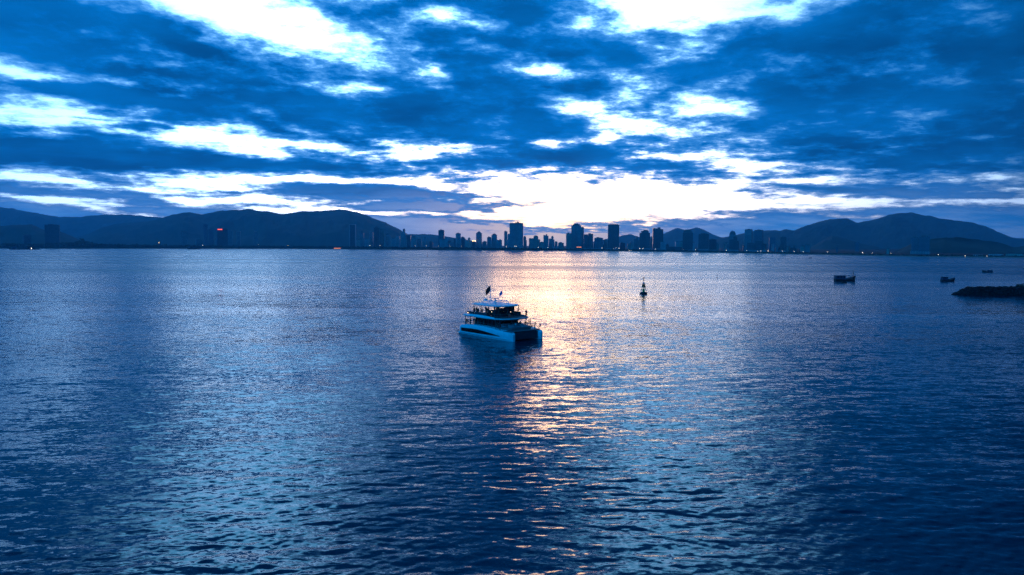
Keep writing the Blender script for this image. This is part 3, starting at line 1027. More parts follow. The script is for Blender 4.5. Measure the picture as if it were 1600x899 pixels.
def build_catamaran():
    o = empty('catamaran', BOAT_AT, BOAT_RZ)
    tag(o, 'white three-deck party catamaran crowded with passengers in the middle of the bay', 'boat')
    o.scale = (1, BEAM, 1)
    SHEER = [(-9.6, 2.15), (-8, 2.4), (-4, 2.72), (0, 2.75), (4, 2.5), (8, 2.12), (9.6, 1.98), (10.3, 1.85)]
    HALF = [(-9.6, 1.12), (-6, 1.2), (2, 1.2), (6, 1.05), (9, .66), (10.2, .34), (10.45, .2)]

    def hull(sgn):
        cy = 3.05 * sgn
        rings = []
        for x in [-10.5, -10.4, -9.75, -9.6, -9, -7.5, -6, -4, -2, 0, 2, 4, 5.5, 7, 8, 8.8, 9.4, 9.9, 10.25, 10.45]:
            hb = interp(HALF, x)
            zt = interp(SHEER, x)
            if x < -9.7:
                zt = .42
            if x > 9.9:
                zt -= (x - 9.9) * .5
            out = sgn
            # outer side near vertical with a soft knuckle, keel below the water
            rings.append([(x, cy + out * hb * .92, zt), (x, cy + out * hb, zt - .28), (x, cy + out * hb * 1.0, zt * .45), (x, cy + out * hb * .86, .02), (x, cy + out * hb * .3, -.8),
                          (x, cy - out * hb * .3, -.8), (x, cy - out * hb * .86, .02), (x, cy - out * hb * 1.0, zt * .45), (x, cy - out * hb, zt - .28), (x, cy - out * hb * .92, zt)])
        m = MB()
        m.loft(rings)
        h = m.build('hull', hull_m, o, smooth=True)
        # the long dark window, tapering towards the bow, on the outer side
        a, b = [], []
        for k in range(25):
            x = -9.0 + k * 15.6 / 24
            u = k / 24
            hb = interp(HALF, x)
            zt = interp(SHEER, x)
            lo = .72 + .22 * u
            hi = 1.55 + .22 * math.sin(min(u, .5) * math.pi) - max(0, u - .4) ** 1.5 * 1.55
            hi = max(hi, lo + .02)

            def yy(z):
                zz = [zt - .28, zt * .45]
                return cy + sgn * hb * (1.0 if z > zt * .45 else .86 + .14 * z / (zt * .45))
            a.append((x, yy(lo) + sgn * .012, lo))
            b.append((x, yy(hi) + sgn * .012, hi))
        wm = MB()
        rows = []
        for p, q in zip(a, b):
            zs = np.linspace(p[2], q[2], 7)
            x = p[0]
            hb, zt = interp(HALF, x), interp(SHEER, x)
            rows.append([(x, cy + sgn * (hb * (1.0 if z > zt * .45 else .86 + .14 * max(z - .02, 0) / (zt * .45 - .02)) + .02), z) for z in zs]
                        + [(x, cy + sgn * (hb * .8), zs[-1]), (x, cy + sgn * (hb * .8), zs[0])])
        wm.loft(rows)
        wm.build('hull_window', glass_m, h)
        # spray rail along the knuckle
        rl = MB()
        rl.tube([(x, cy + sgn * (interp(HALF, x) * .95 + .03), .52) for x in np.linspace(-9.4, 9.6, 20)], .05, 6)
        rl.build('spray_rail', hull_m, h)
        st = MB()
        st.box(-12.1, -10.45, cy - .85, cy + .85, .28, .40)
        st.build('swim_step', teak_m, h)

    hull(-1)
    hull(1)
    # bridge deck, its underside coloured dark to stand for shade, and the decks
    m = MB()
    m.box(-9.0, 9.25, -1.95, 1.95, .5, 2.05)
    m.prism([(9.26, -2.75), (9.75, -2.85), (9.75, 2.85), (9.26, 2.75)], .3, 1.9)  # dark front panel added as the shade between the bows
    m.build('bridge_deck', mat('nacelle_painted_shade', (.035, .04, .05), .5), o)
    m = MB()
    m.prism([(-9.2, -3.95), (-4, -4.0), (2, -4.0), (6, -3.85), (8.6, -3.45), (9.5, -3.2), (9.5, 3.2), (8.6, 3.45), (6, 3.85), (2, 4.0), (-4, 4.0), (-9.2, 3.95)], 2.06, 2.2)
    m.build('main_deck', mat('pale_nonskid', (.11, .115, .12), .8), o, bevel=.03)
    # raised foredeck with lounge seats
    m = MB()
    m.prism([(3.2, -3.0), (7.0, -2.6), (7.9, -2.0), (7.9, 2.0), (7.0, 2.6), (3.2, 3.0)], 2.21, 2.75, .97, (5.5, 0))
    fd = m.build('foredeck_lounge', mat('pale_nonskid', (0, 0, 0)), o, bevel=.05)
    for (x0, x1, y0, y1, z1) in ((4.0, 5.2, -2.3, -.4, 3.05), (4.0, 5.2, .2, 2.3, 3.05), (5.9, 7.2, -1.8, 0.2, 2.98), (6.1, 7.3, .5, 1.9, 2.98)):
        c = MB()
        c.box(x0, x1, y0, y1, 2.76, z1)
        c.box(x0, x0 + .25, y0, y1, z1, z1 + .4)
        c.build('sun_lounge', cush_m, fd, bevel=.06)
    # saloon
    m = MB()
    m.prism([(-5.5, -2.9), (1.6, -2.9), (3.0, -2.3), (3.0, 2.3), (1.6, 2.9), (-5.5, 2.9)], 2.21, 4.42, .96, (-1.5, 0))
    sal = m.build('saloon', glass_m, o)
    for x in (-5.2, -3.4, -1.6, .2, 1.7):
        for sy in (-1, 1):
            p = MB()
            p.tube([(x, sy * 2.93, 2.2), (x, sy * 2.86, 4.42)], .05, 6)
            p.build('mullion', dark_m, sal)
    # posts that carry the upper deck
    for x in (-8.7, -6.6, 3.9, 5.6):
        for sy in (-3.4, 3.4):
            p = MB()
            p.tube([(x, sy, 2.2), (x, sy, 4.5)], .07, 8)
            p.build('deck_post', dark_m, o)
    # upper deck with a curved bulwark
    plan = [(-9.6, -3.3), (-8.8, -3.8), (0, -3.95), (4.0, -3.7), (5.6, -3.0), (6.4, -1.6), (6.6, 0), (6.4, 1.6), (5.6, 3.0), (4.0, 3.7), (0, 3.95), (-8.8, 3.8), (-9.6, 3.3)]
    m = MB()
    m.prism(plan, 4.60, 4.86)
    ud = m.build('upper_deck', hull_m, o, bevel=.04)
    m = MB()
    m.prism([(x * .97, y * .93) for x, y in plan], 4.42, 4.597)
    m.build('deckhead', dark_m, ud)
    m = MB()
    m.prism([(x * .975, y * .95) for x, y in plan], 4.861, 4.868)
    m.build('deck_covering', mat('grey_nonskid', (.06, .065, .07), .8), ud)
    bw = MB()
    up = [(-8.6, -3.74), (-4, -3.8), (0, -3.86), (3.8, -3.62)]
    for sy in (-1, 1):
        rings = []
        for (x, y), hh in zip(up, (.18, .34, .36, .12)):
            rings.append([(x, sy * -y, 4.87), (x, sy * (-y - .12), 4.87), (x, sy * (-y - .2), 4.87 + hh), (x, sy * (-y - .08), 4.87 + hh)])
        bw.loft(rings)
    bw.build('bulwark', hull_m, ud, smooth=False)
    # rails round the open ends
    def rail(pts, h, parent, name='guard_rail'):
        r = MB()
        for k in (.5, 1.0):
            r.tube([(x, y, z + h * k) for x, y, z in pts], .022, 5)
        for a, b in zip(pts[:-1], pts[1:]):
            n = max(1, int((Vector(b) - Vector(a)).length / 1.2))
            for j in range(n):
                q = Vector(a).lerp(Vector(b), j / n)
                r.tube([q, q + Vector((0, 0, h))], .02, 5)
        r.build(name, metal_m, parent)
    rail([(3.9, -3.6, 4.86), (5.5, -2.9, 4.86), (6.3, -1.5, 4.86), (6.45, 0, 4.86), (6.3, 1.5, 4.86), (5.5, 2.9, 4.86), (3.9, 3.6, 4.86)], .95, ud)
    rail([(-8.7, 3.6, 4.86), (-9.4, 3.0, 4.86), (-9.45, 0, 4.86), (-9.4, -3.0, 4.86), (-8.7, -3.6, 4.86)], .95, ud)
    rail([(-8.8, -4.0, 2.25), (-5.5, -4.1, 2.6), (-2, -4.12, 2.72), (2, -4.1, 2.68), (5, -3.95, 2.45), (8, -3.65, 2.15)], .75, o)
    rail([(-8.8, 4.0, 2.25), (-5.5, 4.1, 2.6), (-2, 4.12, 2.72), (2, 4.1, 2.68), (5, 3.95, 2.45), (8, 3.65, 2.15), (9.7, 3.2, 1.98)], .75, o)
    rail([(-9.0, -3.6, 2.2), (-9.1, 0, 2.2), (-9.0, 3.6, 2.2)], .85, o)
    # helm console, bar and benches on the upper deck
    m = MB()
    m.box(.6, 1.5, -2.2, .2, 4.87, 6.0)
    m.loft([[(1.5, -2.2, 6.0), (1.5, .2, 6.0), (.9, .2, 6.0), (.9, -2.2, 6.0)], [(1.15, -2.1, 6.45), (1.15, .1, 6.45), (1.05, .1, 6.45), (1.05, -2.1, 6.45)]])
    m.build('helm_console', dark_m, ud)
    m = MB()
    m.box(-3.6, -1.4, -.6, 1.6, 4.87, 5.95)
    m.box(-3.75, -1.25, -.75, 1.75, 5.95, 6.03)
    m.build('bar_counter', wood_dark_m, ud)
    m = MB()
    m.box(-2.6, 1.2, 2.3, 2.36, 5.75, 7.2)
    m.box(-6.9, -5.4, 2.62, 2.68, 5.75, 7.2)
    m.build('dark_fill_panel', glass_m, ud)  # sheets added to darken the space under the hard top
    m = MB()
    m.box(-.6, .5, -.7, 1.4, 4.87, 6.75)
    m.build('locker', dark_m, ud, bevel=.03)
    for (x0, x1, y0, y1) in ((-7.9, -5.0, -3.5, -2.7), (-7.9, -5.0, 2.7, 3.5), (-1.0, 2.0, 2.6, 3.4), (-4.4, .4, -3.5, -2.75)):
        b = MB()
        b.box(x0, x1, y0, y1, 4.87, 5.3)
        b.box(x0, x1, y0 if y0 < 0 else y1 - .2, y0 + .2 if y0 < 0 else y1, 5.3, 5.75)
        b.build('bench', seat_m, ud, bevel=.04)
    # hard top on posts
    for x in (-6.6, -3.6, -.4, 2.2):
        for sy in (-2.7, 2.7):
            p = MB()
            p.tube([(x, sy, 4.86), (x + .15, sy * .97, 7.38)], .075, 8)
            p.build('roof_post', dark_m, ud)
    ht = MB()
    pl = [(-7.3, -2.4), (-6.8, -2.95), (-2, -3.1), (2.2, -2.85), (3.4, -1.9), (3.75, 0), (3.4, 1.9), (2.2, 2.85), (-2, 3.1), (-6.8, 2.95), (-7.3, 2.4)]
    ht.prism([(x * .97, y * .94) for x, y in pl], 7.36, 7.46)
    ht.prism(pl, 7.46, 7.58)
    ht.prism([(x, y) for x, y in pl], 7.58, 7.72, .88, (-1.8, 0))
    top = ht.build('hard_top', hull_m, o, bevel=.02)
    ws = MB()
    ws.loft([[(3.15, -2.2, 5.85), (3.6, 0, 5.85), (3.6, 0, 6.5), (3.05, -2.15, 6.5)], [(3.17, -2.2, 5.85), (3.62, 0, 5.85), (3.62, 0, 6.5), (3.07, -2.15, 6.5)]])
    ws.build('windscreen', glass_m, ud)
    # radar arch, dome, mast, flags
    ar = MB()
    for sy in (-1.5, 1.5):
        ar.tube([(-5.4, sy, 7.65), (-4.9, sy, 8.2), (-4.2, sy, 8.42), (-.2, sy * .95, 8.5), (.35, sy * .95, 8.28), (.6, sy * .95, 7.68)], .09, 8)
    for x in (-4.9, -2.6, -.3):
        ar.tube([(x, -1.5, 8.3), (x, 1.5, 8.3)], .07, 8)
    ac = ar.build('radar_arch', hull_m, top)
    rd = MB()
    rd.lathe([(.1, 8.4), (.32, 8.42), (.38, 8.6), (.3, 8.8), (.05, 8.88)], 16, (-4.7, -.9))
    rd.build('radar_dome', hull_m, ac, smooth=True)
    rd = MB()
    rd.lathe([(.12, 8.4), (.12, 8.85)], 10, (-3.0, .3))
    rd.box(-3.12, -2.88, -.55, 1.15, 8.86, 9.02)
    rd.build('radar_scanner', hull_m, ac)
    ms = MB()
    ms.tube([(-3.9, -.2, 8.3), (-4.0, -.2, 10.2), (-4.1, -.2, 12.0)], [.09, .06, .03], 8)
    ms.tube([(-4.0, -.9, 9.3), (-4.0, .5, 9.3)], .03, 6)
    mst = ms.build('mast', hull_m, ac)

    def flag(name, x, y, ztop, h, ln, m_, parent, dirx, diry, droop):
        f = MB()
        a, b = [], []
        for k in range(9):
            u = k / 8
            wv = .09 * math.sin(u * 7.0)
            a.append((x + dirx * ln * u - diry * wv, y + diry * ln * u + dirx * wv, ztop - droop * u * u - .05 * u))
            b.append((x + dirx * ln * u * .9 - diry * wv * .6, y + diry * ln * u * .9 + dirx * wv * .6, ztop - h - droop * u * 1.05))
        rings = [[p, q, (q[0] + .012, q[1] + .012, q[2]), (p[0] + .012, p[1] + .012, p[2])] for p, q in zip(a, b)]
        f.loft(rings)
        fo = f.build(name, m_, parent)
        return fo
    flag('red_flag', -4.1, -.2, 11.95, 1.25, 1.15, flag_red_m, mst, -.62, -.62, 1.1)
    fp = MB()
    fp.tube([(-1.2, .9, 8.3), (-1.2, .9, 11.0)], .03, 6)
    fs = fp.build('flag_staff', metal_m, ac)
    flag('blue_flag', -1.2, .9, 10.95, .85, .62, flag_blue_m, fs, -.62, -.78, .75)
    an = MB()
    an.tube([(2.0, 2.2, 7.66), (2.05, 2.2, 8.6)], .025, 5)
    an.build('antenna', metal_m, top)
    # small deck lamps
    for (x, y, z) in ((-7.0, -3.7, 5.35), (-2.4, -.78, 5.7), (.2, 1.9, 7.2), (-3.0, 1.0, 7.2), (-1.0, -1.4, 7.2)):
        l = MB()
        l.lathe([(.03, z - .08), (.09, z - .04), (.09, z + .05), (.03, z + .1)], 8, (x, y))
        l.build('deck_lamp', bulb_m, ud)
    # stairs from the side deck to the upper deck
    s = MB()
    for k in range(9):
        s.box(-6.9 + k * .18, -6.6 + k * .18, 2.2, 3.0, 2.45 + k * .25, 2.5 + k * .25)
    s.tube([(-6.9, 3.02, 2.3), (-5.4, 3.02, 4.6)], .04, 5)
    s.build('stairs', dark_m, o)
    return o


CAT = build_catamaran()

# ------------------------------------------------------------------ people
PEOPLE = {}


def person_mesh(pose):
    """one continuous skinned body; standing height about 1.7 m, facing +x"""
    if pose in PEOPLE:
        return PEOPLE[pose]
    J = {'pel': (0, 0, .94, .125, .15), 'wai': (0, 0, 1.10, .10, .135), 'che': (0, 0, 1.30, .115, .17), 'nb': (0, 0, 1.45, .06, .07), 'nk': (.012, 0, 1.52, .052, .052),
         'chin': (.03, 0, 1.575, .07, .07), 'hd': (.018, 0, 1.645, .098, .088), 'tp': (.005, 0, 1.72, .06, .055), 'no': (.125, 0, 1.63, .016, .016)}
    for s, n in ((1, 'L'), (-1, 'R')):
        J.update({'sh' + n: (0, .185 * s, 1.41, .065, .065), 'el' + n: (-.02, .245 * s, 1.13, .043, .043), 'wr' + n: (.04, .255 * s, .90, .029, .029), 'pa' + n: (.055, .255 * s, .82, .034, .022),
                  'hi' + n: (0, .095 * s, .88, .088, .088), 'kn' + n: (.015, .105 * s, .49, .055, .055), 'an' + n: (-.01, .11 * s, .085, .038, .038), 'to' + n: (.15, .125 * s, .035, .035, .03)})

    def mv(n, p):
        J[n] = (*p, *J[n][3:])
    if pose == 'akimbo':
        for s, n in ((1, 'L'), (-1, 'R')):
            mv('el' + n, (-.05, .40 * s, 1.18)); mv('wr' + n, (.07, .24 * s, 1.02)); mv('pa' + n, (.1, .19 * s, .99))
            mv('kn' + n, (.015, .14 * s, .49)); mv('an' + n, (-.01, .18 * s, .085)); mv('to' + n, (.14, .21 * s, .035))
    elif pose == 'phone':
        mv('elR', (.16, -.27, 1.24)); mv('wrR', (.30, -.16, 1.42)); mv('paR', (.33, -.12, 1.49))
        mv('elL', (.12, .27, 1.20)); mv('wrL', (.29, .14, 1.36)); mv('paL', (.33, .09, 1.42))
    elif pose == 'lean':
        for n in ('wai', 'che', 'nb', 'nk', 'chin', 'hd', 'tp', 'no', 'shL', 'shR'):
            p = J[n]
            mv(n, (p[0] + (p[2] - .94) * .45, p[1], p[2] - (p[2] - .94) * .09))
        for s, n in ((1, 'L'), (-1, 'R')):
            mv('el' + n, (.36, .27 * s, 1.10)); mv('wr' + n, (.52, .17 * s, 1.04)); mv('pa' + n, (.58, .12 * s, 1.03))
    elif pose == 'raise':
        mv('elR', (.05, -.33, 1.62)); mv('wrR', (.08, -.30, 1.87)); mv('paR', (.08, -.29, 1.95))
    elif pose in ('sit', 'perch'):
        dz = -.42 if pose == 'sit' else -.30
        for n in J:
            if n[:2] not in ('kn', 'an', 'to'):
                p = J[n]
                mv(n, (p[0], p[1], p[2] + dz))
        for s, n in ((1, 'L'), (-1, 'R')):
            kz = .50 if pose == 'sit' else .56
            mv('hi' + n, (.03, .10 * s, .90 + dz)); mv('kn' + n, (.43, .13 * s, kz)); mv('an' + n, (.42, .13 * s, .085)); mv('to' + n, (.57, .15 * s, .035))
            mv('el' + n, (.06, .27 * s, 1.15 + dz)); mv('wr' + n, (.28, .2 * s, 1.04 + dz)); mv('pa' + n, (.35, .18 * s, 1.0 + dz))
    names = list(J)
    E = [('pel', 'wai'), ('wai', 'che'), ('che', 'nb'), ('nb', 'nk'), ('nk', 'chin'), ('chin', 'hd'), ('hd', 'tp'), ('hd', 'no')]
    for n in 'LR':
        E += [('che', 'sh' + n), ('sh' + n, 'el' + n), ('el' + n, 'wr' + n), ('wr' + n, 'pa' + n), ('pel', 'hi' + n), ('hi' + n, 'kn' + n), ('kn' + n, 'an' + n), ('an' + n, 'to' + n)]
    # five fingers on each hand
    for s, n in ((1, 'L'), (-1, 'R')):
        w, p = Vector(J['wr' + n][:3]), Vector(J['pa' + n][:3])
        d = (p - w).normalized()
        side = d.cross(Vector((0, s, 0)))
        side = side.normalized() if side.length > .1 else Vector((0, 0, 1))
        curl = d.cross(side)
        for k, ln in enumerate((.062, .078, .084, .076)):
            b = p + side * (.030 - .020 * k)
            e1, e2 = b + d * ln * .55, b + d * ln + curl * .018
            J['f%d%s' % (k, n)] = (*e1, .0085, .0085)
            J['g%d%s' % (k, n)] = (*e2, .007, .007)
            E += [('pa' + n, 'f%d%s' % (k, n)), ('f%d%s' % (k, n), 'g%d%s' % (k, n))]
        b = w.lerp(p, .55) + side * .05
        J['t0' + n] = (*b, .011, .011)
        J['t1' + n] = (*(b + d * .04 + side * .012), .009, .009)
        E += [('wr' + n, 't0' + n), ('t0' + n, 't1' + n)]
    names = list(J)
    me = bpy.data.meshes.new('person_' + pose)
    me.from_pydata([J[n][:3] for n in names], [(names.index(a), names.index(b)) for a, b in E], [])
    tmp = bpy.data.objects.new('person_rig', me)
    col.objects.link(tmp)
    sk = tmp.modifiers.new('skin', 'SKIN')
    sk.use_smooth_shade = True
    for i, n in enumerate(names):
        me.skin_vertices[0].data[i].radius = J[n][3:5]
        me.skin_vertices[0].data[i].use_root = (n == 'pel')
    sub = tmp.modifiers.new('sub', 'SUBSURF')
    sub.levels = sub.render_levels = 1
    dg = bpy.context.evaluated_depsgraph_get()
    out = bpy.data.meshes.new_from_object(tmp.evaluated_get(dg))
    out.name = 'person_' + pose
    bpy.data.objects.remove(tmp)
    # skin 0, top 1, trousers 2, hair 3, by the nearest bone
    out.materials.clear()
    for _ in range(4):
        out.materials.append(None)
    cls = {'pel': 2, 'wai': 1, 'che': 1, 'nb': 1, 'nk': 0, 'chin': 0, 'hd': 0, 'tp': 3, 'no': 0}
    for n in 'LR':
        cls.update({'sh' + n: 1, 'el' + n: 0, 'wr' + n: 0, 'pa' + n: 0, 'hi' + n: 2, 'kn' + n: 2, 'an' + n: 2, 'to' + n: 3})
    P = np.array([J[n][:3] for n in cls])
    C = [cls[n] for n in cls]
    hc = Vector(J['hd'][:3])
    for f in out.polygons:
        c = f.center
        k = C[int(np.argmin(((P - np.array(c)) ** 2).sum(1)))]
        if (c - hc).length < .16 and k in (0, 3):
            k = 3 if (c.x < hc.x - .005 or c.z > hc.z + .055) else 0
        f.material_index = k
    PEOPLE[pose] = out
    return out


skin_m = mat('skin', (.28, .17, .11), .6, var=.06)
hair_m = mat('black_hair', (.012, .01, .01), .6)
TOPS = {'black': mat('black_cloth', (.012, .012, .014), .9), 'white': mat('white_cloth', (.55, .56, .58), .9), 'blue': mat('blue_cloth', (.06, .12, .30), .9),
        'grey': mat('grey_cloth', (.10, .10, .11), .9), 'red': mat('maroon_cloth', (.12, .02, .03), .9), 'dark': mat('dark_blue_cloth', (.02, .025, .05), .9)}


def person(x, y, z, face, pose, top, legs, label, group=None):
    o = bpy.data.objects.new('person', person_mesh(pose))
    col.objects.link(o)
    o.location = at_deck(CAT, x, y, z)
    o.rotation_euler = (0, 0, BOAT_RZ + R(face))
    s = 1.0 + .05 * math.sin(x * 7 + y * 13)
    o.scale = (s, s, s)
    for sl, m_ in zip(o.material_slots, (skin_m, TOPS[top], TOPS[legs], hair_m)):
        sl.link = 'OBJECT'
        sl.material = m_
    tag(o, label, 'person', group)


person(6.9, 2.3, 2.76, 35, 'akimbo', 'black', 'dark', 'person standing upright with hands on hips on the raised foredeck')
person(9.0, 3.55, 2.21, -60, 'perch', 'blue', 'dark', 'person in a pale blue top perched at the far bow')
person(5.9, 2.2, 4.87, -10, 'phone', 'dark', 'black', 'person at the front tip of the upper deck holding up a phone')
person(4.4, 1.2, 4.87, 40, 'raise', 'black', 'dark', 'person with one raised arm on the open front of the upper deck')
person(4.9, 2.9, 4.87, 150, 'lean', 'grey', 'dark', 'person bending low beside the phone holder on the upper deck')
person(8.1, 2.3, 2.21, 200, 'sit', 'black', 'dark', 'person crouched in the dark near the far bow')
person(5.35, -.2, 2.66, 10, 'sit', 'black', 'black', 'person in black seated on the left foredeck lounge')
person(5.3, 1.4, 2.66, -30, 'sit', 'dark', 'dark', 'person in dark clothes seated on the right foredeck lounge')
person(7.6, 3.2, 2.21, 60, 'lean', 'black', 'black', 'person stooping at the rail between the foredeck and the far bow')
person(7.3, -.9, 2.66, 170, 'sit', 'white', 'dark', 'person in white seated at the very front of the foredeck')
for i, (x, y, f, pz, tp) in enumerate([(-8.75, -3.1, 190, 'stand', 'black'), (-8.6, -2.3, 170, 'stand', 'dark'), (-8.7, -1.3, 150, 'lean', 'black'), (-8.3, .2, 200, 'stand', 'red'),
                                       (-8.6, 1.3, 100, 'stand', 'dark'), (-7.7, -3.3, 260, 'stand', 'black'), (-6.9, -3.2, 270, 'akimbo', 'dark'), (-6.2, -1.4, 30, 'stand', 'black'), (-6.0, .8, 80, 'stand', 'grey'), (-8.1, -1.9, 220, 'stand', 'black'), (-7.4, -.4, 180, 'stand', 'dark'), (-7.2, -2.4, 240, 'stand', 'black'), (-8.75, 2.3, 160, 'stand', 'black'), (-7.0, 1.7, 40, 'akimbo', 'black')]):
    person(x, y, 2.21, f, pz, tp, 'black', 'dark silhouetted passenger standing in the open stern of the main deck', 'passengers in the open stern')
for i, (x, y, f, pz, tp) in enumerate([(-4.6, -3.35, 270, 'stand', 'black'), (-3.5, -3.3, 260, 'stand', 'dark'), (-2.2, -3.35, 290, 'lean', 'black'), (-1.1, -3.3, 250, 'stand', 'black')]):
    person(x, y, 2.21, f, pz, tp, 'dark', 'passenger standing in the shadowed side passage below the upper deck', 'passengers in the side passage')
for i, (x, y, f, pz, tp) in enumerate([(3.7, -2.9, 300, 'stand', 'black'), (3.6, -1.4, 20, 'stand', 'red'), (3.6, 2.2, 0, 'stand', 'dark'), (4.6, 3.25, 60, 'stand', 'black'), (3.5, .3, 350, 'stand', 'black'), (4.9, -3.3, 300, 'stand', 'black'), (4.3, 2.9, 90, 'lean', 'black'), (3.4, -2.2, 330, 'stand', 'dark')]):
    person(x, y, 2.21, f, pz, tp, 'dark', 'passenger standing between the white posts under the front of the upper deck', 'passengers under the upper deck')
for i, (x, y, f, pz, tp) in enumerate([(-7.6, -1.9, 200, 'stand', 'red'), (-7.0, .4, 120, 'stand', 'black'), (-6.2, -2.0, 60, 'akimbo', 'black'), (-4.6, -.4, 0, 'stand', 'dark'), (-3.2, -1.6, 90, 'lean', 'black'),
                                       (-2.0, -1.7, 80, 'stand', 'dark'), (-6.7, 2.2, 10, 'stand', 'black'), (-5.6, -2.3, 280, 'stand', 'dark'), (-4.0, 2.0, 300, 'lean', 'black'), (-2.6, 2.3, 90, 'stand', 'black'), (-1.5, -2.2, 250, 'akimbo', 'black'), (.9, -2.4, 270, 'stand', 'dark'), (1.9, .2, 10, 'stand', 'black'), (.3, 2.2, 80, 'raise', 'black'), (-.9, .9, 180, 'stand', 'black'), (.0, -1.2, 0, 'stand', 'grey'), (-.6, -2.3, 300, 'stand', 'black'), (2.2, -1.2, 200, 'stand', 'black'),
                                       (2.6, 1.3, 30, 'stand', 'dark'), (1.2, 1.8, 100, 'stand', 'black'), (-5.3, 1.9, 40, 'stand', 'black'), (-8.2, -1.2, 200, 'stand', 'black'), (-8.0, .9, 170, 'lean', 'black'), (-4.9, -2.4, 270, 'stand', 'black'), (-3.4, -2.4, 300, 'stand', 'black'), (3.3, -2.3, 320, 'stand', 'black'), (4.2, -.9, 20, 'stand', 'dark')]):
    person(x, y, 4.87, f, pz, tp, 'black', 'dark passenger in the crowd beneath the hard top of the upper deck', 'crowd under the hard top')


# ------------------------------------------------------------------ buoys
def build_buoy():
    p = sea(1005.5, 459.6)
    o = empty('navigation_buoy', (p.x, p.y, 0), R(18))
    tag(o, 'tall lattice navigation buoy with a dark red float right of the catamaran', 'buoy')
    f = MB()
    f.lathe([(.9, -.9), (1.55, -.2), (1.75, .25), (1.72, .55), (1.5, .85), (1.0, 1.0), (.2, 1.02)], 24)
    fl = f.build('float', red_m, o, smooth=True)
    r = MB()
    for k in range(24):
        a, b = 2 * math.pi * k / 24, 2 * math.pi * (k + 1) / 24
        r.tube([(1.76 * math.cos(a), 1.76 * math.sin(a), .42), (1.76 * math.cos(b), 1.76 * math.sin(b), .42)], .07, 6)
    r.build('fender', mat('black_rubber', (.012, .012, .013), .8), fl)
    for sx, sy in ((1, 1), (1, -1), (-1, 1), (-1, -1)):
        l = MB()
        l.tube([(sx * .92, sy * .92, .95), (sx * .36, sy * .36, 4.75)], [.085, .06], 8)
        l.build('tower_leg', yellow_m, o)
    b = MB()
    for z, w in ((1.9, .78), (3.0, .62)):
        for i in range(4):
            c = [(1, 1), (1, -1), (-1, -1), (-1, 1)]
            p0, p1 = c[i], c[(i + 1) % 4]
            b.tube([(p0[0] * w, p0[1] * w, z), (p1[0] * w, p1[1] * w, z)], .045, 6)
            b.tube([(p0[0] * w, p0[1] * w, z), (p1[0] * (w - .12), p1[1] * (w - .12), z + .95)], .03, 5)
    b.build('cross_bracing', yellow_m, o)
    e = MB()
    e.prism([(-.42, -.42), (.42, -.42), (.42, .42), (-.42, .42)], 1.03, 1.75)
    e.prism([(-.3, -.3), (.3, -.3), (.3, .3), (-.3, .3)], 1.76, 2.3)
    e.build('battery_box', mat('yellow_box', (.50, .44, .12), .6), o, bevel=.03)
    d = MB()
    d.loft([[(sx * w, sy * w, z) for sx, sy in ((-1, -1), (1, -1), (1, 1), (-1, 1))] for z, w in ((3.15, .66), (4.55, .47))])
    d.build('daymark_panel', rust_m, o)
    pf = MB()
    pf.lathe([(.55, 4.76), (.58, 4.8), (.58, 4.86), (.1, 4.87)], 16)
    pf.tube([(.5 * math.cos(t), .5 * math.sin(t), 5.4) for t in np.linspace(0, 2 * math.pi, 17)], .035, 5)
    for k in range(6):
        t = k * math.pi / 3
        pf.tube([(.5 * math.cos(t), .5 * math.sin(t), 4.85), (.5 * math.cos(t), .5 * math.sin(t), 5.4)], .03, 5)
    pf.build('lantern_platform', steel_m, o)
    ln = MB()
    ln.lathe([(.1, 4.88), (.26, 4.9), (.28, 5.3), (.22, 5.55), (.08, 5.7)], 16)
    ln.build('lantern', mat('lantern_glass', (.55, .58, .6), .2), o, smooth=True)
    tm = MB()
    tm.tube([(0, 0, 5.68), (0, 0, 7.6)], .045, 6)
    tm.lathe([(.02, 6.05), (.22, 6.15), (.30, 6.35), (.22, 6.55), (.02, 6.65)], 14)
    for a in (-1, 1):
        tm.tube([(-.42 * a, 0, 6.95), (.42 * a, 0, 7.7)], .09, 6)
        tm.tube([(0, -.42 * a, 6.95), (0, .42 * a, 7.7)], .09, 6)
    tm.build('topmark', mat('black_paint', (.015, .015, .017), .6), o)


build_buoy()


def spar(px, py, h, m_, label, name='spar_buoy', cat='buoy'):
    p = sea(px, py)
    o = empty(name, (p.x, p.y, 0))
    tag(o, label, cat)
    k = h / 6
    a = MB()
    a.lathe([(.5 * k, -.6 * k), (1.1 * k, -.1 * k), (1.1 * k, .5 * k), (.4 * k, .9 * k)], 14)
    a.build('float', m_, o)
    b = MB()
    b.tube([(0, 0, .85 * k), (0, 0, h * .8), (0, 0, h)], [.3 * k, .18 * k, .12 * k], 8)
    b.lathe([(.1 * k, h), (.35 * k, h + .2 * k), (.35 * k, h + .7 * k), (.05 * k, h + .9 * k)], 8)
    b.build('spar', m_, o)


spar(668, 401.5, 7.0, red_m, 'thin red spar buoy on the far water left of the bright band')
spar(826, 399.6, 6.0, wood_dark_m, 'thin dark spar buoy on the bright water below the widest tower')
spar(455.5, 392.0, 6.0, wood_dark_m, 'tiny dark spar buoy close under the left shore')
spar(1120.5, 434.5, 2.6, wood_dark_m, 'short dark stake on the water between the lattice buoy and the fishing boat', 'marker_stake', 'stake')


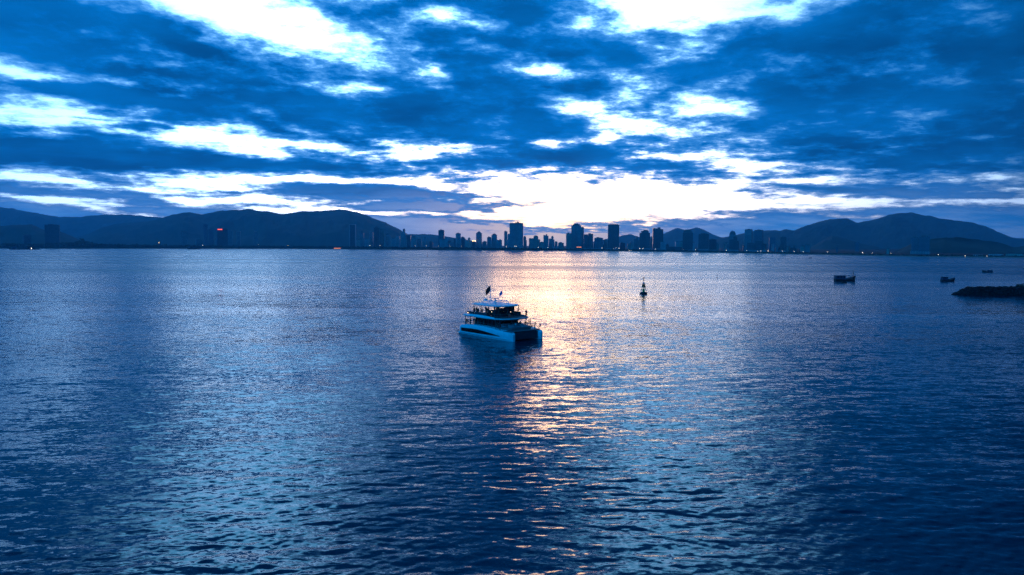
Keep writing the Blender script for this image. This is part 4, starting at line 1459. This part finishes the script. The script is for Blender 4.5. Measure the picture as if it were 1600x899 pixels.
# ------------------------------------------------------------------ fishing boats
def fishing_boat(px, py, L, head, label, cabin, mast, awning):
    p = sea(px, py)
    o = empty('fishing_boat', (p.x, p.y, 0), head)
    tag(o, label, 'fishing boat', 'fishing boats off the breakwater')
    h = L / 14
    rings = []
    for u in np.linspace(0, 1, 15):
        x = (u - .5) * L
        hb = h * 1.9 * (min(1, .72 + u * .9) if u < .4 else max(.03, (1 - ((u - .4) / .6) ** 2.4)))
        zt = h * (1.5 - .5 * math.sin(u * math.pi) * (1 if u < .5 else .9) + 1.25 * max(0, u - .45) ** 1.5 * 3.8)
        rk = h * .9 * max(0, u - .75) * 2
        rings.append([(x + rk, hb, zt), (x + rk * .4, hb * .9, zt * .4), (x, hb * .35, -.5 * h), (x, -hb * .35, -.5 * h), (x + rk * .4, -hb * .9, zt * .4), (x + rk, -hb, zt)])
    m = MB()
    m.loft(rings)
    hl = m.build('hull', wood_dark_m, o)
    gw = MB()
    for sgn in (0, 5):
        gw.tube([(r[sgn][0], r[sgn][1], r[sgn][2] + .06 * h) for r in rings], .11 * h, 6)
    gw.build('gunwale', wood_blue_m, hl)
    c = MB()
    x0, x1, z1 = cabin
    x0, x1, z1 = x0 * L, x1 * L, z1 * h
    c.box(x0, x1, -1.35 * h, 1.35 * h, .9 * h, z1)
    cb = c.build('cabin', wood_blue_m, o)
    rf = MB()
    rf.box(x0 - .5 * h, x1 + .5 * h, -1.65 * h, 1.65 * h, z1 + .002, z1 + .2 * h)
    rf.build('roof', tarp_m, cb)
    n = 3
    for k in range(n):
        wx = x0 + (k + .5) * (x1 - x0) / n
        for sgn in (-1, 1):
            w = MB()
            w.box(wx - .42 * h, wx + .42 * h, sgn * 1.36 * h - .02, sgn * 1.36 * h + .02, z1 - 1.15 * h, z1 - .4 * h)
            w.build('window', glass_m, cb)
    if mast:
        ms = MB()
        mx, mh = mast[0] * L, mast[1] * h
        ms.tube([(mx, 0, 1.0 * h), (mx, 0, mh)], [.24 * h, .14 * h], 8)
        ms.tube([(mx, 0, mh * .55), (mx - 2.6 * h, 0, mh * .72)], .06 * h, 6)
        for sgn in (-1, 1):
            ms.tube([(mx, 0, mh * .96), (mx + (L * .49 - mx) * .9, sgn * .2 * h, 2.1 * h)], .025 * h, 4)
        ms.build('mast', wood_dark_m, o)
    if awning:
        a0, a1, az_ = awning[0] * L, awning[1] * L, awning[2] * h
        a = MB()
        a.loft([[(x, -1.3 * h, az_ - .35 * h + .3 * h * u), (x, 0, az_ + .3 * h * u), (x, 1.3 * h, az_ - .35 * h + .3 * h * u), (x, 0, az_ + .3 * h * u - .08 * h)] for u, x in ((0, a0), (.5, (a0 + a1) / 2), (1, a1))])
        aw = a.build('awning', tarp_m, o)
        ps = MB()
        for x in (a0 + .1, a1 - .1):
            for sgn in (-1, 1):
                ps.tube([(x, sgn * 1.2 * h, 1.0 * h), (x, sgn * 1.2 * h, az_ - .3 * h)], .06 * h, 6)
        ps.build('awning_posts', wood_dark_m, aw)
    # gear on deck: crates and coiled nets
    gr = MB()
    rnd = random.Random(int(px))
    for k in range(5):
        x = rnd.uniform(.0, .32) * L
        gr.box(x - .4 * h, x + .4 * h, -.8 * h + .3 * k * h, -.3 * h + .3 * k * h, .9 * h, 1.3 * h + .1 * h * k)
    gr.build('deck_gear', seat_m, o)
    return o


fishing_boat(1320, 439.3, 14.2, R(8), 'largest dark fishing boat, with a mast at its bow, afloat right of the lattice buoy', (-.47, -.02, 3.4), (.40, 6.8), (.04, .27, 3.5))
fishing_boat(1481, 439.6, 10.0, R(10), 'middle-sized dark fishing boat with an awning, between the masted boat and the breakwater', (-.45, -.08, 3.9), None, (-.04, .30, 3.6))
fishing_boat(1543, 425.8, 8.6, R(172), 'smallest of the dark fishing boats, farther out above the breakwater', (-.40, .02, 3.2), (.22, 4.2), None)
fishing_boat(1266, 403.8, 7.2, R(15), 'tiny distant boat near the far shore left of the masted fishing boat', (-.3, .1, 2.8), None, None)


def rowboat():
    p = sea(1319, 442.2)
    o = empty('rowing_boat', (p.x, p.y, 0), R(12))
    tag(o, 'small dark round-bottomed rowing boat just in front of the masted fishing boat', 'rowing boat')
    rings = []
    for u in np.linspace(0, 1, 9):
        x = (u - .5) * 4.0
        hb = .75 * math.sin(math.pi * (.12 + .8 * u)) ** .7
        z = .5 + .5 * (2 * u - 1) ** 2
        rings.append([(x, hb, z), (x, hb * .6, -.15), (x, -hb * .6, -.15), (x, -hb, z), (x, -hb * .85, z - .02), (x, -hb * .45, .1), (x, hb * .45, .1), (x, hb * .85, z - .02)])
    m = MB()
    m.loft(rings)
    h = m.build('hull', wood_dark_m, o)
    for x in (-.8, .5):
        t = MB()
        t.box(x - .14, x + .14, -.55, .55, .38, .43)
        t.build('thwart', wood_dark_m, o)
    b = MB()
    b.box(-1.5, -.9, -.3, .3, .12, .95)
    b.build('fish_crate', seat_m, o)


rowboat()


def barge(px0, px1, py, label, lamp):
    a, b = sea(px0, py), sea(px1, py)
    L = (b - a).length
    c = (a + b) / 2
    o = empty('barge', (c.x, c.y, 0), math.atan2(b.y - a.y, b.x - a.x))
    tag(o, label, 'barge')
    m = MB()
    h = L * .5
    m.loft([[(x, -w, z0), (x, w, z0), (x, w, z1), (x, -w, z1)] for x, w, z0, z1 in ((-h, 4, 1.0, 4.2), (-h * .9, 6, -1, 3.4), (h * .85, 6, -1, 3.2), (h, 3, 1.4, 4.4))])
    m.build('hull', wood_dark_m, o)
    m = MB()
    m.box(-h * .8, -h * .55, -4, 4, 3.2, 9)
    m.box(-h * .77, -h * .62, -3, 3, 9.01, 11)
    m.build('wheelhouse', wood_blue_m, o)
    m = MB()
    m.tube([(h * .1, 0, 3), (h * .1, 0, 10)], .3, 6)
    m.box(-h * .4, h * .7, -3.5, 3.5, 3.25, 5)
    m.build('cargo_deck', dark_m, o)
    if lamp:
        l = MB()
        l.lathe([(.3, 3.6), (1.1, 4.2), (1.1, 5.0), (.3, 5.6)], 10, (h * .45, -6.5))
        l.build('deck_lamp', white_lamp_m, o)


barge(14, 62, 390.2, 'long low dark barge with a deck lamp under the far left shore', True)
barge(293, 312, 389.9, 'short low dark barge under the shore left of the red-signed tower', False)


# ------------------------------------------------------------------ breakwater
def build_breakwater():
    tip = sea(1498, 461)
    o = empty('breakwater', (tip.x, tip.y, 0))
    tag(o, 'black rubble breakwater running in from the right edge of the water', 'breakwater')
    rnd = random.Random(9)
    core = MB()
    rings = []
    Lx = 110
    for u in np.linspace(0, 1, 60):
        x = u * Lx
        hh = 2.1 + .9 * min(1, x / 10) + .5 * mnoise.noise(Vector((x * .2, 0, 0)))
        w = 7.5 * min(1, .25 + x / 8)
        hh *= min(1, .12 + x / 7.5)
        cy_ = 1.5 + .06 * x
        rings.append([(x, cy_ - w, -1.5), (x, cy_ - w * .62, hh * .62), (x, cy_ - w * .3, hh), (x, cy_ + w * .3, hh), (x, cy_ + w * .62, hh * .6), (x, cy_ + w, -1.5)])
    core.loft(rings)
    core.build('core', rock_m, o)
    rk = MB()
    for _ in range(1500):
        x = rnd.random() ** 1.1 * Lx - .6
        hh = (2.1 + .9 * min(1, max(x, 0) / 10)) * min(1, .12 + max(x, 0) / 7.5)
        w = 7.5 * min(1, .25 + max(x, 0) / 8)
        t = rnd.uniform(-1, .5)
        cy_ = 1.5 + .06 * x
        z = hh * min(1, (1 - abs(t)) * 1.5)
        clump(rk, x, cy_ + t * w, z - .1, rnd.uniform(.4, 1.5), rnd, .8)
    rk.build('armour_rocks', rock_m, o)
    # shrub on the crest near the picture's edge
    b = at(1586, 452, tip.y + 8)
    s = empty('shrub', (b.x, tip.y + 1.5 + .06 * (b.x - tip.x), 3.5))
    tag(s, 'bushy dark shrub growing on the breakwater at the right edge', 'shrub')
    st = MB()
    for k in range(6):
        a = k * 1.05
        st.tube([(0, 0, -.6), (.5 * math.cos(a), .5 * math.sin(a), .6), (1.6 * math.cos(a), 1.2 * math.sin(a), 1.5)], [.1, .07, .03], 5)
    st.build('stem', wood_dark_m, s)
    lv = MB()
    for _ in range(900):
        a, rr_ = rnd.uniform(0, 6.28), rnd.random() ** .5
        x, y = 2.9 * rr_ * math.cos(a), 1.9 * rr_ * math.sin(a)
        z = rnd.uniform(-.2, 1.9) * (1 - .5 * rr_) + .35 * math.sin(x * 2.3)
        q = Vector((x, y, z))
        u = Vector((rnd.gauss(0, 1), rnd.gauss(0, 1), rnd.gauss(0, 1))).normalized() * .2
        v = u.cross(Vector((rnd.gauss(0, 1), rnd.gauss(0, 1), rnd.gauss(0, 1)))).normalized() * .09
        lv.add([q - u, q + v, q + u, q - v], [(0, 1, 2, 3)])
    lv.build('foliage', leaf_m, s)


build_breakwater()
